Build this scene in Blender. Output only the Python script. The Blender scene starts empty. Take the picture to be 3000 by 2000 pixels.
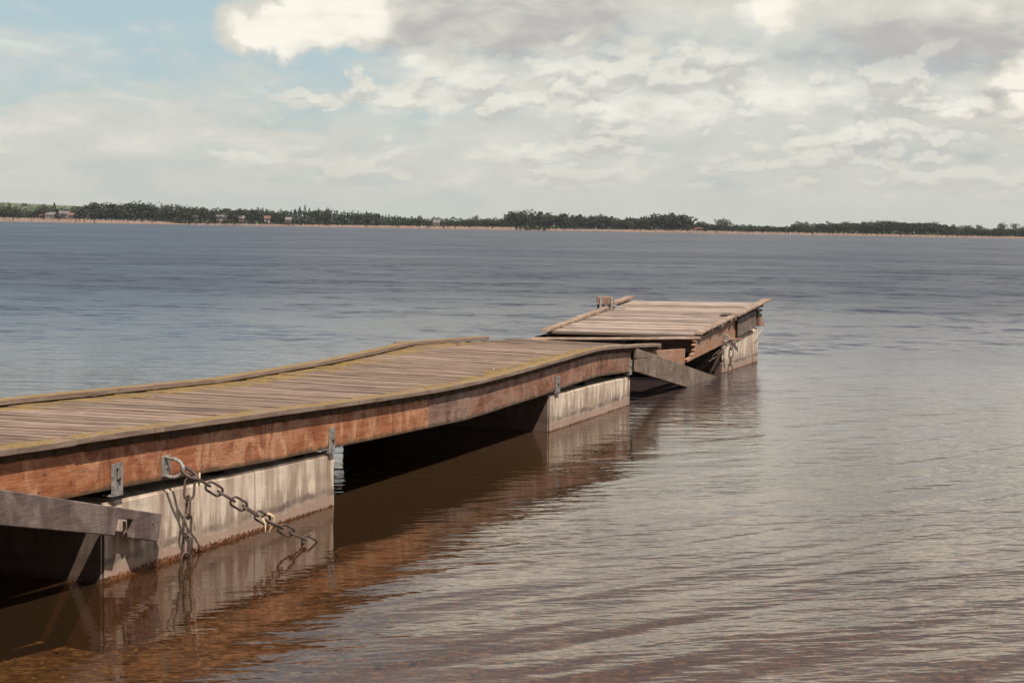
import bpy, bmesh, math, random
import numpy as np
from mathutils import Vector, Matrix
rnd = random.Random(7)
S = bpy.context.scene
COL = S.collection
# ------------------------------------------------------------------ camera
cam = bpy.data.objects.new('camera', bpy.data.cameras.new('camera')); COL.objects.link(cam)
cam.data.sensor_width = 36.0; cam.data.lens = 58.0
cam.data.clip_start = 0.1; cam.data.clip_end = 6000
cam.matrix_world = Matrix.Translation((0, 0, 2.0)) @ Matrix.Rotation(math.radians(90 - 3.96), 4, 'X') @ Matrix.Rotation(math.radians(0.96), 4, 'Z')
S.camera = cam
# ------------------------------------------------------------------ node helpers
def V(x): return x
class NB:
    """tiny helper to write node graphs as expressions"""
    def __init__(s, nt): s.nt = nt; s.n = nt.nodes; s.l = nt.links
    def put(s, inp, val):
        if val is None: return
        if hasattr(val, 'is_output') or isinstance(val, bpy.types.NodeSocket): s.l.new(val, inp)
        else: inp.default_value = val
    def m(s, op, a, b=None, c=None, clamp=False):
        k = s.n.new('ShaderNodeMath'); k.operation = op; k.use_clamp = clamp
        for i, v in enumerate((a, b, c)): s.put(k.inputs[i], v) if v is not None else None
        return k.outputs[0]
    def vm(s, op, a, b=None, scale=None):
        k = s.n.new('ShaderNodeVectorMath'); k.operation = op
        s.put(k.inputs[0], a)
        if b is not None: s.put(k.inputs[1], b)
        if scale is not None: s.put(k.inputs['Scale'], scale)
        return k.outputs['Value'] if op in ('DOT_PRODUCT', 'LENGTH') else k.outputs[0]
    def xyz(s, v):
        k = s.n.new('ShaderNodeSeparateXYZ'); s.l.new(v, k.inputs[0]); return k.outputs
    def comb(s, x, y, z=0.0):
        k = s.n.new('ShaderNodeCombineXYZ')
        for i, v in enumerate((x, y, z)): s.put(k.inputs[i], v)
        return k.outputs[0]
    def mapv(s, v, scale=(1, 1, 1), rot=0.0, loc=(0, 0, 0)):
        k = s.n.new('ShaderNodeMapping'); s.l.new(v, k.inputs[0])
        k.inputs['Scale'].default_value = scale; k.inputs['Rotation'].default_value = (0, 0, rot); k.inputs['Location'].default_value = loc
        return k.outputs[0]
    def noise(s, v, scale=1.0, detail=3.0, rough=0.5, dist=0.0, col=False):
        k = s.n.new('ShaderNodeTexNoise'); s.put(k.inputs['Vector'], v); s.put(k.inputs['Scale'], scale)
        k.inputs['Detail'].default_value = detail; k.inputs['Roughness'].default_value = rough; k.inputs['Distortion'].default_value = dist
        return k.outputs['Color' if col else 'Fac']
    def vor(s, v, scale, feat='F1', out='Distance'):
        k = s.n.new('ShaderNodeTexVoronoi'); k.feature = feat; s.put(k.inputs['Vector'], v); k.inputs['Scale'].default_value = scale
        return k.outputs[out]
    def ss(s, v, a, b, lo=0.0, hi=1.0):
        k = s.n.new('ShaderNodeMapRange'); k.interpolation_type = 'SMOOTHSTEP'; s.put(k.inputs[0], v)
        for i, q in zip((1, 2, 3, 4), (a, b, lo, hi)): s.put(k.inputs[i], q)
        return k.outputs[0]
    def mix(s, f, a, b, mode='MIX'):
        k = s.n.new('ShaderNodeMix'); k.data_type = 'RGBA'; k.blend_type = mode; k.clamp_factor = True
        s.put(k.inputs[0], f)
        for i, v in ((6, a), (7, b)):
            if isinstance(v, tuple) and len(v) == 3: v = v + (1,)
            s.put(k.inputs[i], v)
        return k.outputs[2]
    def bump(s, h, dist=1.0, strength=1.0, normal=None):
        k = s.n.new('ShaderNodeBump'); s.put(k.inputs['Height'], h); k.inputs['Distance'].default_value = dist
        k.inputs['Strength'].default_value = strength
        if normal is not None: s.l.new(normal, k.inputs['Normal'])
        return k.outputs[0]
def material(name):
    m = bpy.data.materials.new(name); m.use_nodes = True; m.node_tree.nodes.clear()
    nb = NB(m.node_tree); nb.out = nb.n.new('ShaderNodeOutputMaterial'); nb.mat = m
    return nb
def principled(nb, color, rough=0.8, normal=None, metal=0.0, spec=0.3):
    p = nb.n.new('ShaderNodeBsdfPrincipled')
    if isinstance(color, tuple) and len(color) == 3: color = color + (1,)
    nb.put(p.inputs['Base Color'], color); nb.put(p.inputs['Roughness'], rough); nb.put(p.inputs['Metallic'], metal)
    p.inputs['Specular IOR Level'].default_value = spec
    if normal is not None: nb.l.new(normal, p.inputs['Normal'])
    nb.l.new(p.outputs[0], nb.out.inputs[0]); return p
def pos(nb): return nb.n.new('ShaderNodeNewGeometry').outputs['Position']
def objc(nb): return nb.n.new('ShaderNodeTexCoord').outputs['Object']
def uvc(nb): return nb.n.new('ShaderNodeTexCoord').outputs['UV']
def orand(nb): return nb.n.new('ShaderNodeObjectInfo').outputs['Random']
# ------------------------------------------------------------------ sky
SUN_AZ = math.radians(180 - 17.5)      # clockwise from +Y (view direction)
SUN_EL = math.radians(52)
w = bpy.data.worlds.new('World'); S.world = w; w.use_nodes = True; w.node_tree.nodes.clear()
b = NB(w.node_tree)
wo = b.n.new('ShaderNodeOutputWorld')
sky = b.n.new('ShaderNodeTexSky'); sky.sky_type = 'NISHITA'; sky.sun_disc = False
sky.sun_elevation = SUN_EL; sky.sun_rotation = SUN_AZ; sky.air_density = 1.0; sky.dust_density = 1.6; sky.ozone_density = 1.0
D = b.n.new('ShaderNodeTexCoord').outputs['Generated']
dx, dy, dz = b.xyz(D)[:3]
az = b.m('ARCTAN2', dx, dy)
el = b.m('ARCSINE', dz)
elc = b.m('MAXIMUM', el, 0.0)
P = b.comb(b.m('MULTIPLY', az, 4833 / 1000), b.m('MULTIPLY', el, 4833 / 1000), 0.0)   # angles, in units of 0.207 rad
wr = b.noise(D, 9.0, 3.0, 0.6, col=True)
warp = b.vm('SCALE', b.vm('SUBTRACT', wr, (0.5, 0.5, 0.5)), scale=0.34)
wr2 = b.noise(D, 30.0, 4.0, 0.62, col=True)
warp2 = b.vm('SCALE', b.vm('SUBTRACT', wr2, (0.5, 0.5, 0.5)), scale=0.16)
Pw = b.vm('ADD', b.vm('ADD', P, warp), warp2)
px, py, _ = b.xyz(Pw)[:3]
def blob(cx, cy, rx, ry, soft=0.5, x=px, y=py):
    a = b.m('DIVIDE', b.m('SUBTRACT', x, cx), rx); c = b.m('DIVIDE', b.m('SUBTRACT', y, cy), ry)
    r = b.m('SQRT', b.m('ADD', b.m('MULTIPLY', a, a), b.m('MULTIPLY', c, c)))
    return b.ss(r, 1.0 + soft * 0.4, 1.0 - soft * 0.6)
def mx(*a):
    r = a[0]
    for q in a[1:]: r = b.m('MAXIMUM', r, q)
    return r
# projected cloud layer over the whole sky, flattened towards the horizon
inv = b.m('DIVIDE', 1.0, b.m('ADD', b.m('MAXIMUM', dz, 0.0), 0.09))
L = b.comb(b.m('MULTIPLY', dx, inv), b.m('MULTIPLY', dy, inv), 0.0)
n_big = b.noise(L, 0.9, 4.0, 0.55, 0.3)
n_pat = b.noise(b.comb(b.m('MULTIPLY', az, 12.0), b.m('MULTIPLY', el, 34.0), 3.0), 1.0, 4.0, 0.6, 0.5)
n_fine = b.noise(b.comb(b.m('MULTIPLY', az, 30.0), b.m('MULTIPLY', el, 75.0), 9.0), 1.0, 3.0, 0.6, 0.4)
# cover: thick in the middle and right, open at upper left
right = b.ss(b.xyz(P)[0], -0.95, 0.15)
low = b.ss(b.xyz(P)[1], 0.62, 0.18)
over = b.ss(el, 0.25, 0.5)
cov = b.m('ADD', b.m('MULTIPLY', mx(right, b.m('MULTIPLY', low, 0.75), b.m('MULTIPLY', over, 0.6)), 0.40), b.m('MULTIPLY', b.m('SUBTRACT', n_pat, 0.5), 0.9))
cov = b.m('ADD', cov, b.m('MULTIPLY', b.m('SUBTRACT', n_big, 0.5), 0.5))
thin = b.ss(cov, -0.05, 0.34)
# cumulus groups that stand in the view
Pf = b.vm('ADD', b.vm('ADD', P, b.vm('SCALE', b.vm('SUBTRACT', wr, (0.5, 0.5, 0.5)), scale=0.16)), b.vm('SCALE', b.vm('SUBTRACT', wr2, (0.5, 0.5, 0.5)), scale=0.11))
wr3 = b.noise(D, 75.0, 3.0, 0.6, col=True)
vb1 = b.m('SUBTRACT', b.vor(D, 62.0), .5)
Pf = b.vm('ADD', Pf, b.vm('SCALE', b.vm('SUBTRACT', wr3, (0.5, 0.5, 0.5)), scale=0.05))
fx, fy, _ = b.xyz(Pf)[:3]
fy = b.m('ADD', fy, b.m('MULTIPLY', vb1, .028))
def fb(cx, cy, rx, ry, soft=0.5): return blob(cx, cy, rx, ry, soft, fx, fy)
def up_from(y0, k=0.018): return b.ss(fy, y0 - k, y0 + k)      # flat cloud base
A = b.m('MULTIPLY', mx(fb(-0.66, 0.55, 0.20, 0.115, .34), fb(-0.42, 0.67, 0.28, 0.20, .30), fb(-0.05, 0.62, 0.42, 0.17, .25), fb(0.35, 0.74, 0.5, 0.19, .6)), up_from(0.490, .022))
Bc = b.m('MULTIPLY', mx(fb(1.35, 0.62, 0.62, 0.17, 0.6), fb(0.78, 0.66, 0.14, 0.13, .7), fb(0.9, 0.74, 0.4, 0.12, .6)), b.ss(fy, 0.44, 0.52))
Cc = mx(fb(1.50, 0.41, 0.22, 0.12, 0.12), fb(1.42, 0.33, 0.16, 0.06, .2), fb(1.66, 0.44, 0.25, 0.16, .15), fb(1.25, 0.335, 0.10, 0.04, .5))
Dd = mx(fb(-0.22, 0.46, 0.16, 0.05, 0.6), fb(-0.28, 0.37, 0.20, 0.06, 0.8), fb(0.12, 0.40, 0.26, 0.07, 0.7), fb(0.14, 0.51, 0.12, 0.03, 0.7), fb(0.36, 0.34, 0.28, 0.04, 0.8), fb(0.37, 0.49, 0.06, 0.035, 0.6), fb(0.57, 0.50, 0.14, 0.03, 0.6), fb(0.75, 0.40, 0.32, 0.06, 1.0))
Ee = mx(fb(-0.80, 0.195, 0.12, 0.022, 0.7), b.m('MULTIPLY', fb(-1.06, 0.37, 0.12, 0.03, 1.0), .45), fb(-0.55, 0.385, 0.22, 0.025, 1.0), fb(-0.2, 0.15, 0.10, 0.02, 1.0), fb(0.05, 0.225, 0.12, 0.025, .8), fb(0.83, 0.24, 0.07, 0.03, 0.7), fb(1.02, 0.285, 0.16, 0.03, 0.8), fb(-1.5, 0.22, 0.08, 0.04, .8), fb(0.33, 0.17, 0.12, .03, 1.0))
dens = mx(b.m('MULTIPLY', thin, 0.80), A, Bc, Cc, b.m('MULTIPLY', Dd, 0.9), b.m('MULTIPLY', Ee, 0.85))
# brightness of the cloud: sunlit crowns, greyer bellies
belly = mx(b.m('MULTIPLY', fb(0.0, 0.58, 0.42, 0.13, .9), 1.35), b.m('MULTIPLY', fb(-.15, 0.50, 0.55, 0.035, 1.0), 1.3), b.m('MULTIPLY', fb(1.28, 0.545, 0.52, 0.085, 1.0), 1.5), b.m('MULTIPLY', fb(1.38, 0.30, 0.22, 0.045, 1.0), 1.0), b.m('MULTIPLY', fb(1.34, 0.36, 0.08, 0.06, .8), 1.0), b.m('MULTIPLY', fb(1.15, 0.235, 0.22, 0.03, 1.0), .8))
lit = mx(fb(-0.50, 0.63, 0.175, 0.16, 0.40), fb(-0.64, 0.56, 0.17, 0.075, 0.4), b.m('MULTIPLY', fb(1.54, 0.43, 0.19, 0.11, 0.35), 1.1), b.m('MULTIPLY', fb(0.74, 0.66, 0.09, 0.10, 0.9), 0.8), b.m('MULTIPLY', Dd, 0.42), b.m('MULTIPLY', Ee, 0.45), b.m('MULTIPLY', fb(1.25, 0.36, 0.08, 0.03, .6), .6))
br = b.m('ADD', 0.50, b.m('MULTIPLY', b.m('SUBTRACT', n_pat, 0.5), 0.75))
br = b.m('ADD', br, b.m('MULTIPLY', b.m('SUBTRACT', n_fine, 0.5), 0.75))
br = b.m('SUBTRACT', br, b.m('MULTIPLY', belly, 0.24))
br = b.m('ADD', br, b.m('MULTIPLY', lit, 0.50), clamp=True)
ccol = b.mix(b.ss(br, 0.05, 0.5), (0.345, 0.341, 0.330), (0.490, 0.474, 0.424))
ccol = b.mix(b.ss(br, 0.45, 1.0), ccol, (0.700, 0.672, 0.590))
pu = b.m('MULTIPLY', az, 19.0)
def puffs(dv):
    v = b.m('MULTIPLY', b.m('LOGARITHM', b.m('ADD', b.m('ADD', elc, dv), 0.05), 2.718), 3.8)
    cc = b.comb(b.m('ADD', pu, b.m('MULTIPLY', v, -.25)), b.m('MULTIPLY', v, 1.25), 4.4)
    return b.m('ADD', b.m('MULTIPLY', b.noise(cc, 1.0, 5.0, 0.55, 0.0), .80), b.m('MULTIPLY', b.m('SUBTRACT', 1.0, b.vor(b.vm('ADD', cc, b.vm('SCALE', wr3, scale=.5)), 2.3)), .17))
q0 = puffs(0.0); q1 = puffs(0.0055)
pmask = b.m('MULTIPLY', b.ss(b.m('ADD', q0, b.m('MULTIPLY', b.m('SUBTRACT', right, 0.6), 0.08)), .49, .56), b.m('MULTIPLY', b.ss(fy, .60, .46), b.ss(el, .004, .03)))
pl = b.ss(b.m('SUBTRACT', q0, q1), -.045, .055)
pcol = b.mix(pl, (0.355, 0.350, 0.335), (0.660, 0.630, 0.550))
ccol = b.mix(b.m('MULTIPLY', b.m('MULTIPLY', pmask, b.ss(b.xyz(P)[0], -1.4, -.4, .4, 1.0)), .52), ccol, pcol)
dens = mx(dens, b.m('MULTIPLY', pmask, b.ss(b.xyz(P)[0], -1.2, -.35, .25, .9)))
hi_dark = b.m('MULTIPLY', b.ss(fy, 1.02, 1.35), .80)
ccol = b.mix(hi_dark, ccol, (.155, .165, .205))
hi_c = b.m('MULTIPLY', mx(fb(1.15, .88, 1.2, 0.19, .6), fb(0.2, .92, .8, 0.16, .7)), b.ss(n_pat, .30, .55))
ccol = b.mix(b.m('MULTIPLY', hi_c, b.ss(fy, .70, .80)), ccol, (.92, .85, .71))
dens = mx(dens, b.m('MULTIPLY', hi_c, b.ss(fy, .66, .80)))
hz = b.ss(el, 0.075, 0.0)
ccol = b.mix(b.m('MULTIPLY', hz, 0.75), ccol, (0.470, 0.460, 0.412))
# air: nishita, pulled towards the pale teal film rendition of the photograph near the horizon
bg1 = b.n.new('ShaderNodeBackground'); b.l.new(b.mix(0.70, sky.outputs[0], (3.7, 4.75, 4.95)), bg1.inputs[0]); bg1.inputs[1].default_value = 0.085
bg2 = b.n.new('ShaderNodeBackground'); b.l.new(ccol, bg2.inputs[0]); bg2.inputs[1].default_value = 1.0
mxs = b.n.new('ShaderNodeMixShader'); b.l.new(mx(b.m('MULTIPLY', dens, 1.0), b.m('MULTIPLY', hz, 0.75)), mxs.inputs[0])
b.l.new(bg1.outputs[0], mxs.inputs[1]); b.l.new(bg2.outputs[0], mxs.inputs[2]); b.l.new(mxs.outputs[0], wo.inputs[0])
# ------------------------------------------------------------------ sun, exposure
sun = bpy.data.objects.new('sun', bpy.data.lights.new('sun', 'SUN')); COL.objects.link(sun)
sun.data.energy = 4.8; sun.data.angle = math.radians(0.53); sun.data.color = (1.0, 0.93, 0.82)
sdir = Vector((math.sin(SUN_AZ) * math.cos(SUN_EL), math.cos(SUN_AZ) * math.cos(SUN_EL), math.sin(SUN_EL)))
sun.rotation_euler = sdir.to_track_quat('Z', 'Y').to_euler(); sun.location = (5, -5, 12)
S.view_settings.view_transform = 'Standard'; S.view_settings.look = 'None'
S.view_settings.exposure = 0.5; S.view_settings.gamma = 1.0; S.view_settings.use_curve_mapping = False
S.cycles.max_bounces = 5; S.cycles.diffuse_bounces = 3; S.cycles.glossy_bounces = 3; S.cycles.volume_bounces = 0; S.cycles.transparent_max_bounces = 8
S.cycles.sample_clamp_indirect = 6.0; S.cycles.caustics_reflective = False; S.cycles.caustics_refractive = False
# ------------------------------------------------------------------ object helpers
def tag(o, label=None, cat=None, group=None, kind=None):
    if label: o['label'] = label
    if cat: o['category'] = cat
    if group: o['group'] = group
    if kind: o['kind'] = kind
    return o
def empty(name, loc, label, cat, group=None):
    o = bpy.data.objects.new(name, None); COL.objects.link(o); o.location = loc; o.empty_display_size = 0.2
    return tag(o, label, cat, group)
def link(name, mesh, parent=None, mw=None):
    """mw = wanted world matrix; parents are never rotated"""
    o = bpy.data.objects.new(name, mesh); COL.objects.link(o)
    mw = mw or Matrix.Identity(4)
    if parent is not None:
        o.parent = parent
        off = Vector(parent.location); q = parent.parent
        while q is not None: off = off + Vector(q.location); q = q.parent
        o.matrix_basis = Matrix.Translation(-off) @ mw
    else: o.matrix_basis = mw
    return o
def mesh_py(name, verts, faces, mat, smooth=False, uvs=None):
    me = bpy.data.meshes.new(name); me.from_pydata([tuple(v) for v in verts], [], faces)
    for m in (mat if isinstance(mat, (list, tuple)) else [mat]): me.materials.append(m)
    if smooth: me.polygons.foreach_set('use_smooth', [True] * len(me.polygons))
    if uvs is not None:
        ul = me.uv_layers.new(name='UVMap')
        for l in me.loops: ul.data[l.index].uv = uvs[l.vertex_index]
    me.update(); return me
# jetty frame: s runs along the walkway, d sticks out of its right face, z up
HD = math.radians(20.2)
U = Vector((math.sin(HD), math.cos(HD), 0)); N = Vector((math.cos(HD), -math.sin(HD), 0)); O = Vector((-2.2522, 8.9923, 0))
def J(s, d, z): return O + U * s + N * d + Vector((0, 0, z))
MJ = Matrix((( U.x, N.x, 0, O.x), (U.y, N.y, 0, O.y), (0, 0, 1, 0), (0, 0, 0, 1)))    # note: left-handed columns
def interp(tbl, s):
    if s <= tbl[0][0]: a, c = tbl[0], tbl[1]
    elif s >= tbl[-1][0]: a, c = tbl[-2], tbl[-1]
    else:
        for a, c in zip(tbl, tbl[1:]):
            if a[0] <= s <= c[0]: break
    return a[1] + (c[1] - a[1]) * (s - a[0]) / (c[0] - a[0])
ZN = [(-4, .925), (-1, .835), (-.35, .812), (.5, .788), (.95, .770), (1.81, .742), (2.81, .704), (4.43, .656), (5.5, .645), (6.82, .662), (8, .690), (9.06, .712), (10.2, .662), (11.45, .600), (13, .525)]
ZF = [(-4, .895), (-1, .82), (1.5, .745), (2.55, .715), (4.4, .662), (5.4, .668), (6.75, .678), (8.35, .735), (10.6, .648), (12.4, .58)]
def smooth_interp(t, s, r=0.35): return (interp(t, s - r) + interp(t, s) * 2 + interp(t, s + r)) / 4
def beam(name, pts_top, pts_bot, d0, d1, mat, bev=0.006, wob=0.0, seed=0):
    """board whose face lies in the s-z plane, between depths d0<d1; pts = lists of (s,z), same length; UV = metres"""
    r = random.Random(seed); verts = []; uvs = []; faces = []
    n = len(pts_top)
    for i in range(n):
        (s1, z1), (s0, z0) = pts_top[i], pts_bot[i]
        if wob:
            z1 += r.uniform(-wob, wob); z0 += r.uniform(-wob, wob)
        e = bev
        ring = [(s0, d0, z0 + e), (s0, d0 + e, z0), (s0, d1 - e, z0), (s0, d1, z0 + e), (s1, d1, z1 - e), (s1, d1 - e, z1), (s1, d0 + e, z1), (s1, d0, z1 - e)]
        for k, (s, d, z) in enumerate(ring):
            verts.append(J(s, d, z)); uvs.append((s, z - (z0 if True else 0) + (d - d1 if k in (1, 2, 5, 6) else 0) + (0 if k not in (0, 7) else 0.4)))
    for i in range(n - 1):
        for k in range(8):
            a = i * 8 + k; c = i * 8 + (k + 1) % 8
            faces.append((a, a + 8, c + 8, c))
    faces.append(tuple(range(8))); faces.append(tuple(reversed(range((n - 1) * 8, n * 8))))
    return mesh_py(name, verts, faces, mat, uvs=uvs)
def flat_board(name, path, wid, th, mat, seed=0, bev=0.005, n=None):
    """board lying flat along a list of points (its lower centre line); width vector given per point"""
    r = random.Random(seed); verts = []; uvs = []; faces = []
    run = 0; last = None
    for (p, wv) in path:
        if last is not None: run += (p - last).length
        last = p
        wv = wv.normalized() * wid * .5; e = bev; hh = th + r.uniform(-.002, .002)
        side = wv.normalized() * e
        wv = wv * (1 + r.uniform(-.02, .02))
        ring = [p - wv + Vector((0, 0, e)), p - wv + side, p + wv - side, p + wv + Vector((0, 0, e)),
                p + wv + Vector((0, 0, hh - e)), p + wv - side + Vector((0, 0, hh)), p - wv + side + Vector((0, 0, hh)), p - wv + Vector((0, 0, hh - e))]
        for k, v in enumerate(ring):
            verts.append(v); uvs.append((run + seed * 3.1, [0, .02, wid, wid + .02, wid + th, wid + th + .02, 2 * wid + th, 2 * wid + 2 * th][k]))
    m = len(path)
    for i in range(m - 1):
        for k in range(8):
            a = i * 8 + k; c = i * 8 + (k + 1) % 8
            faces.append((a, a + 8, c + 8, c))
    faces.append(tuple(range(8))); faces.append(tuple(reversed(range((m - 1) * 8, m * 8))))
    me = mesh_py(name, verts, faces, mat, uvs=uvs)
    bm = bmesh.new(); bm.from_mesh(me); bmesh.ops.recalc_face_normals(bm, faces=bm.faces); bm.to_mesh(me); bm.free()
    return me
def fixn(me):
    bm = bmesh.new(); bm.from_mesh(me); bmesh.ops.recalc_face_normals(bm, faces=bm.faces); bm.to_mesh(me); bm.free(); return me
def tube(name, pts, rad, mat, seg=8, closed=False):
    pts = [Vector(p) for p in pts]; n = len(pts); verts = []; faces = []
    rads = rad if isinstance(rad, (list, tuple)) else [rad] * n
    up = None
    for i, p in enumerate(pts):
        a = pts[(i - 1) % n] if (closed or i > 0) else p; c = pts[(i + 1) % n] if (closed or i < n - 1) else p
        t = (c - a).normalized()
        if up is None:
            up = t.orthogonal().normalized()
        up = (up - t * up.dot(t)).normalized(); sd = t.cross(up)
        for k in range(seg):
            q = 2 * math.pi * k / seg; verts.append(p + (up * math.cos(q) + sd * math.sin(q)) * rads[i])
    for i in range(n if closed else n - 1):
        for k in range(seg):
            a = i * seg + k; c = i * seg + (k + 1) % seg; a2 = ((i + 1) % n) * seg + k; c2 = ((i + 1) % n) * seg + (k + 1) % seg
            faces.append((a, c, c2, a2))
    if not closed:
        faces.append(tuple(reversed(range(seg)))); faces.append(tuple(range((n - 1) * seg, n * seg)))
    return fixn(mesh_py(name, verts, faces, mat, smooth=True))
def boxm(name, pts8, mat):
    f = [(0, 3, 2, 1), (4, 5, 6, 7), (0, 1, 5, 4), (1, 2, 6, 5), (2, 3, 7, 6), (3, 0, 4, 7)]
    return pts8, f
def jbox(name, s0, s1, d0, d1, z0, z1, mat, dz=0.0, bev=0.006):
    """box in the jetty frame, z rises by dz from s0 to s1"""
    P8 = [J(s0, d0, z0), J(s1, d0, z0 + dz), J(s1, d1, z0 + dz), J(s0, d1, z0), J(s0, d0, z1), J(s1, d0, z1 + dz), J(s1, d1, z1 + dz), J(s0, d1, z1)]
    return bevel_box(name, P8, mat, bev)
def bevel_box(name, P8, mat, bev=0.006):
    _, f = boxm('', P8, mat)
    bm = bmesh.new(); vs = [bm.verts.new(p) for p in P8]
    for q in f: bm.faces.new([vs[i] for i in q])
    bmesh.ops.recalc_face_normals(bm, faces=bm.faces)
    if bev: bmesh.ops.bevel(bm, geom=bm.edges[:], offset=bev, segments=1, affect='EDGES')
    uv = bm.loops.layers.uv.new('UVMap')
    for fc in bm.faces:
        for l in fc.loops:
            q = l.vert.co - O; l[uv].uv = (q.dot(U) + q.dot(N) * .3, q.z)
    me = bpy.data.meshes.new(name); bm.to_mesh(me); bm.free(); me.materials.append(mat); return me
def extrude_poly(name, poly, d0, d1, mat, bev=0.004):
    """polygon in (s,z) extruded from d0 to d1"""
    bm = bmesh.new()
    a = [bm.verts.new(J(s, d0, z)) for s, z in poly]; c = [bm.verts.new(J(s, d1, z)) for s, z in poly]
    n = len(poly); bm.faces.new(a); bm.faces.new(list(reversed(c)))
    for i in range(n): bm.faces.new((a[i], a[(i + 1) % n], c[(i + 1) % n], c[i]))
    bmesh.ops.recalc_face_normals(bm, faces=bm.faces)
    if bev: bmesh.ops.bevel(bm, geom=[e for e in bm.edges], offset=bev, segments=1, affect='EDGES')
    uv = bm.loops.layers.uv.new('UVMap')
    for fc in bm.faces:
        for l in fc.loops:
            q = l.vert.co - O; l[uv].uv = (q.dot(U), q.z + q.dot(N))
    me = bpy.data.meshes.new(name); bm.to_mesh(me); bm.free(); me.materials.append(mat); return me
# ------------------------------------------------------------------ wood materials
def wood_plank(name, base, dark, light, lichen=True):
    """loose plank: grain along local X, colour differs per plank"""
    nb = material(name); oc = objc(nb); r = orand(nb); wp = pos(nb)
    off = nb.comb(nb.m('MULTIPLY', r, 37.0), nb.m('MULTIPLY', r, 91.0), nb.m('MULTIPLY', r, 53.0))
    g1 = nb.noise(nb.vm('ADD', nb.mapv(oc, (3, 45, 45)), off), 1, 4, .6)
    g2 = nb.noise(nb.vm('ADD', nb.mapv(oc, (9, 160, 160)), off), 1, 3, .6)
    bl = nb.noise(wp, 3.2, 4, .6)
    c = nb.mix(nb.ss(g1, .3, .72), dark, light)
    c = nb.mix(nb.ss(r, .0, 1.0, .0, .55), c, base)
    c = nb.mix(nb.ss(g2, .62, .42, 0, .45), c, tuple(x * .35 for x in dark))
    c = nb.mix(nb.ss(bl, .48, .70, 0, .45), c, tuple(x * .55 for x in dark))
    oy = nb.m('ABSOLUTE', nb.xyz(oc)[1]); c = nb.mix(nb.ss(nb.m('ADD', oy, nb.m('MULTIPLY', nb.m('SUBTRACT', g2, .5), .02)), .047, .062, 0, .85), c, tuple(x * .28 for x in dark))
    c = nb.mix(nb.ss(nb.noise(nb.vm('ADD', nb.mapv(oc, (1.2, 22, 8)), off), 1, 4, .65), .55, .72, 0, .7), c, tuple(x * .6 for x in dark))
    hs = nb.n.new('ShaderNodeHueSaturation'); nb.l.new(c, hs.inputs['Color']); nb.l.new(nb.m('ADD', .70, nb.m('MULTIPLY', nb.m('FRACT', nb.m('MULTIPLY', r, 17.3)), .50)), hs.inputs['Value'])
    c = hs.outputs[0]
    if lichen:
        # lichen grows in patches along the two borders of the deck, where nobody walks
        q = nb.vm('SUBTRACT', wp, tuple(O)); dd = nb.vm('DOT_PRODUCT', q, tuple(N)); sl = nb.vm('DOT_PRODUCT', q, tuple(U))
        ln = nb.noise(wp, 5.0, 5, .7); lf = nb.noise(wp, 60.0, 3, .7); lb = nb.noise(wp, 1.1, 2, .5)
        e1 = nb.ss(dd, -.55, -.02, .0, .78); e2 = nb.ss(dd, -.95, -1.8, .0, .66)
        e = nb.m('MULTIPLY', nb.m('MAXIMUM', e1, e2), nb.ss(sl, 11.8, 9.5))
        f = nb.m('ADD', nb.m('ADD', e, nb.m('MULTIPLY', nb.m('SUBTRACT', ln, .5), 1.1)), nb.m('ADD', nb.m('MULTIPLY', nb.m('SUBTRACT', lf, .5), .7), nb.m('MULTIPLY', nb.m('SUBTRACT', lb, .5), .5)))
        lc = nb.mix(nb.ss(ln, .35, .7), (.110, .070, .022), (.26, .165, .040))
        c = nb.mix(nb.ss(f, .36, .66, 0, .80), c, lc)
        # bird lime specks
        sp = nb.vor(wp, 2.6); c = nb.mix(nb.ss(sp, .045, .03, 0, .8), c, (.55, .52, .46))
    kk = nb.vor(nb.mapv(wp, (1, 1.4, 1)), 3.7); c = nb.mix(nb.ss(kk, .085, .045, 0, .8), c, tuple(x * .3 for x in dark))
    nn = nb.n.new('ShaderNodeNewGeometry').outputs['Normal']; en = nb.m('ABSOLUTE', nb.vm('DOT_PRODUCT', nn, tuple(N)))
    c = nb.mix(nb.ss(en, .6, .9, 0, .9), c, (.040, .020, .014))  # plank end faces coloured dark for the shade under the edge board
    h = nb.m('ADD', nb.m('MULTIPLY', g1, .6), nb.m('MULTIPLY', g2, .4))
    principled(nb, c, .85, nb.bump(h, .004, .9)); return nb.mat
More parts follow.
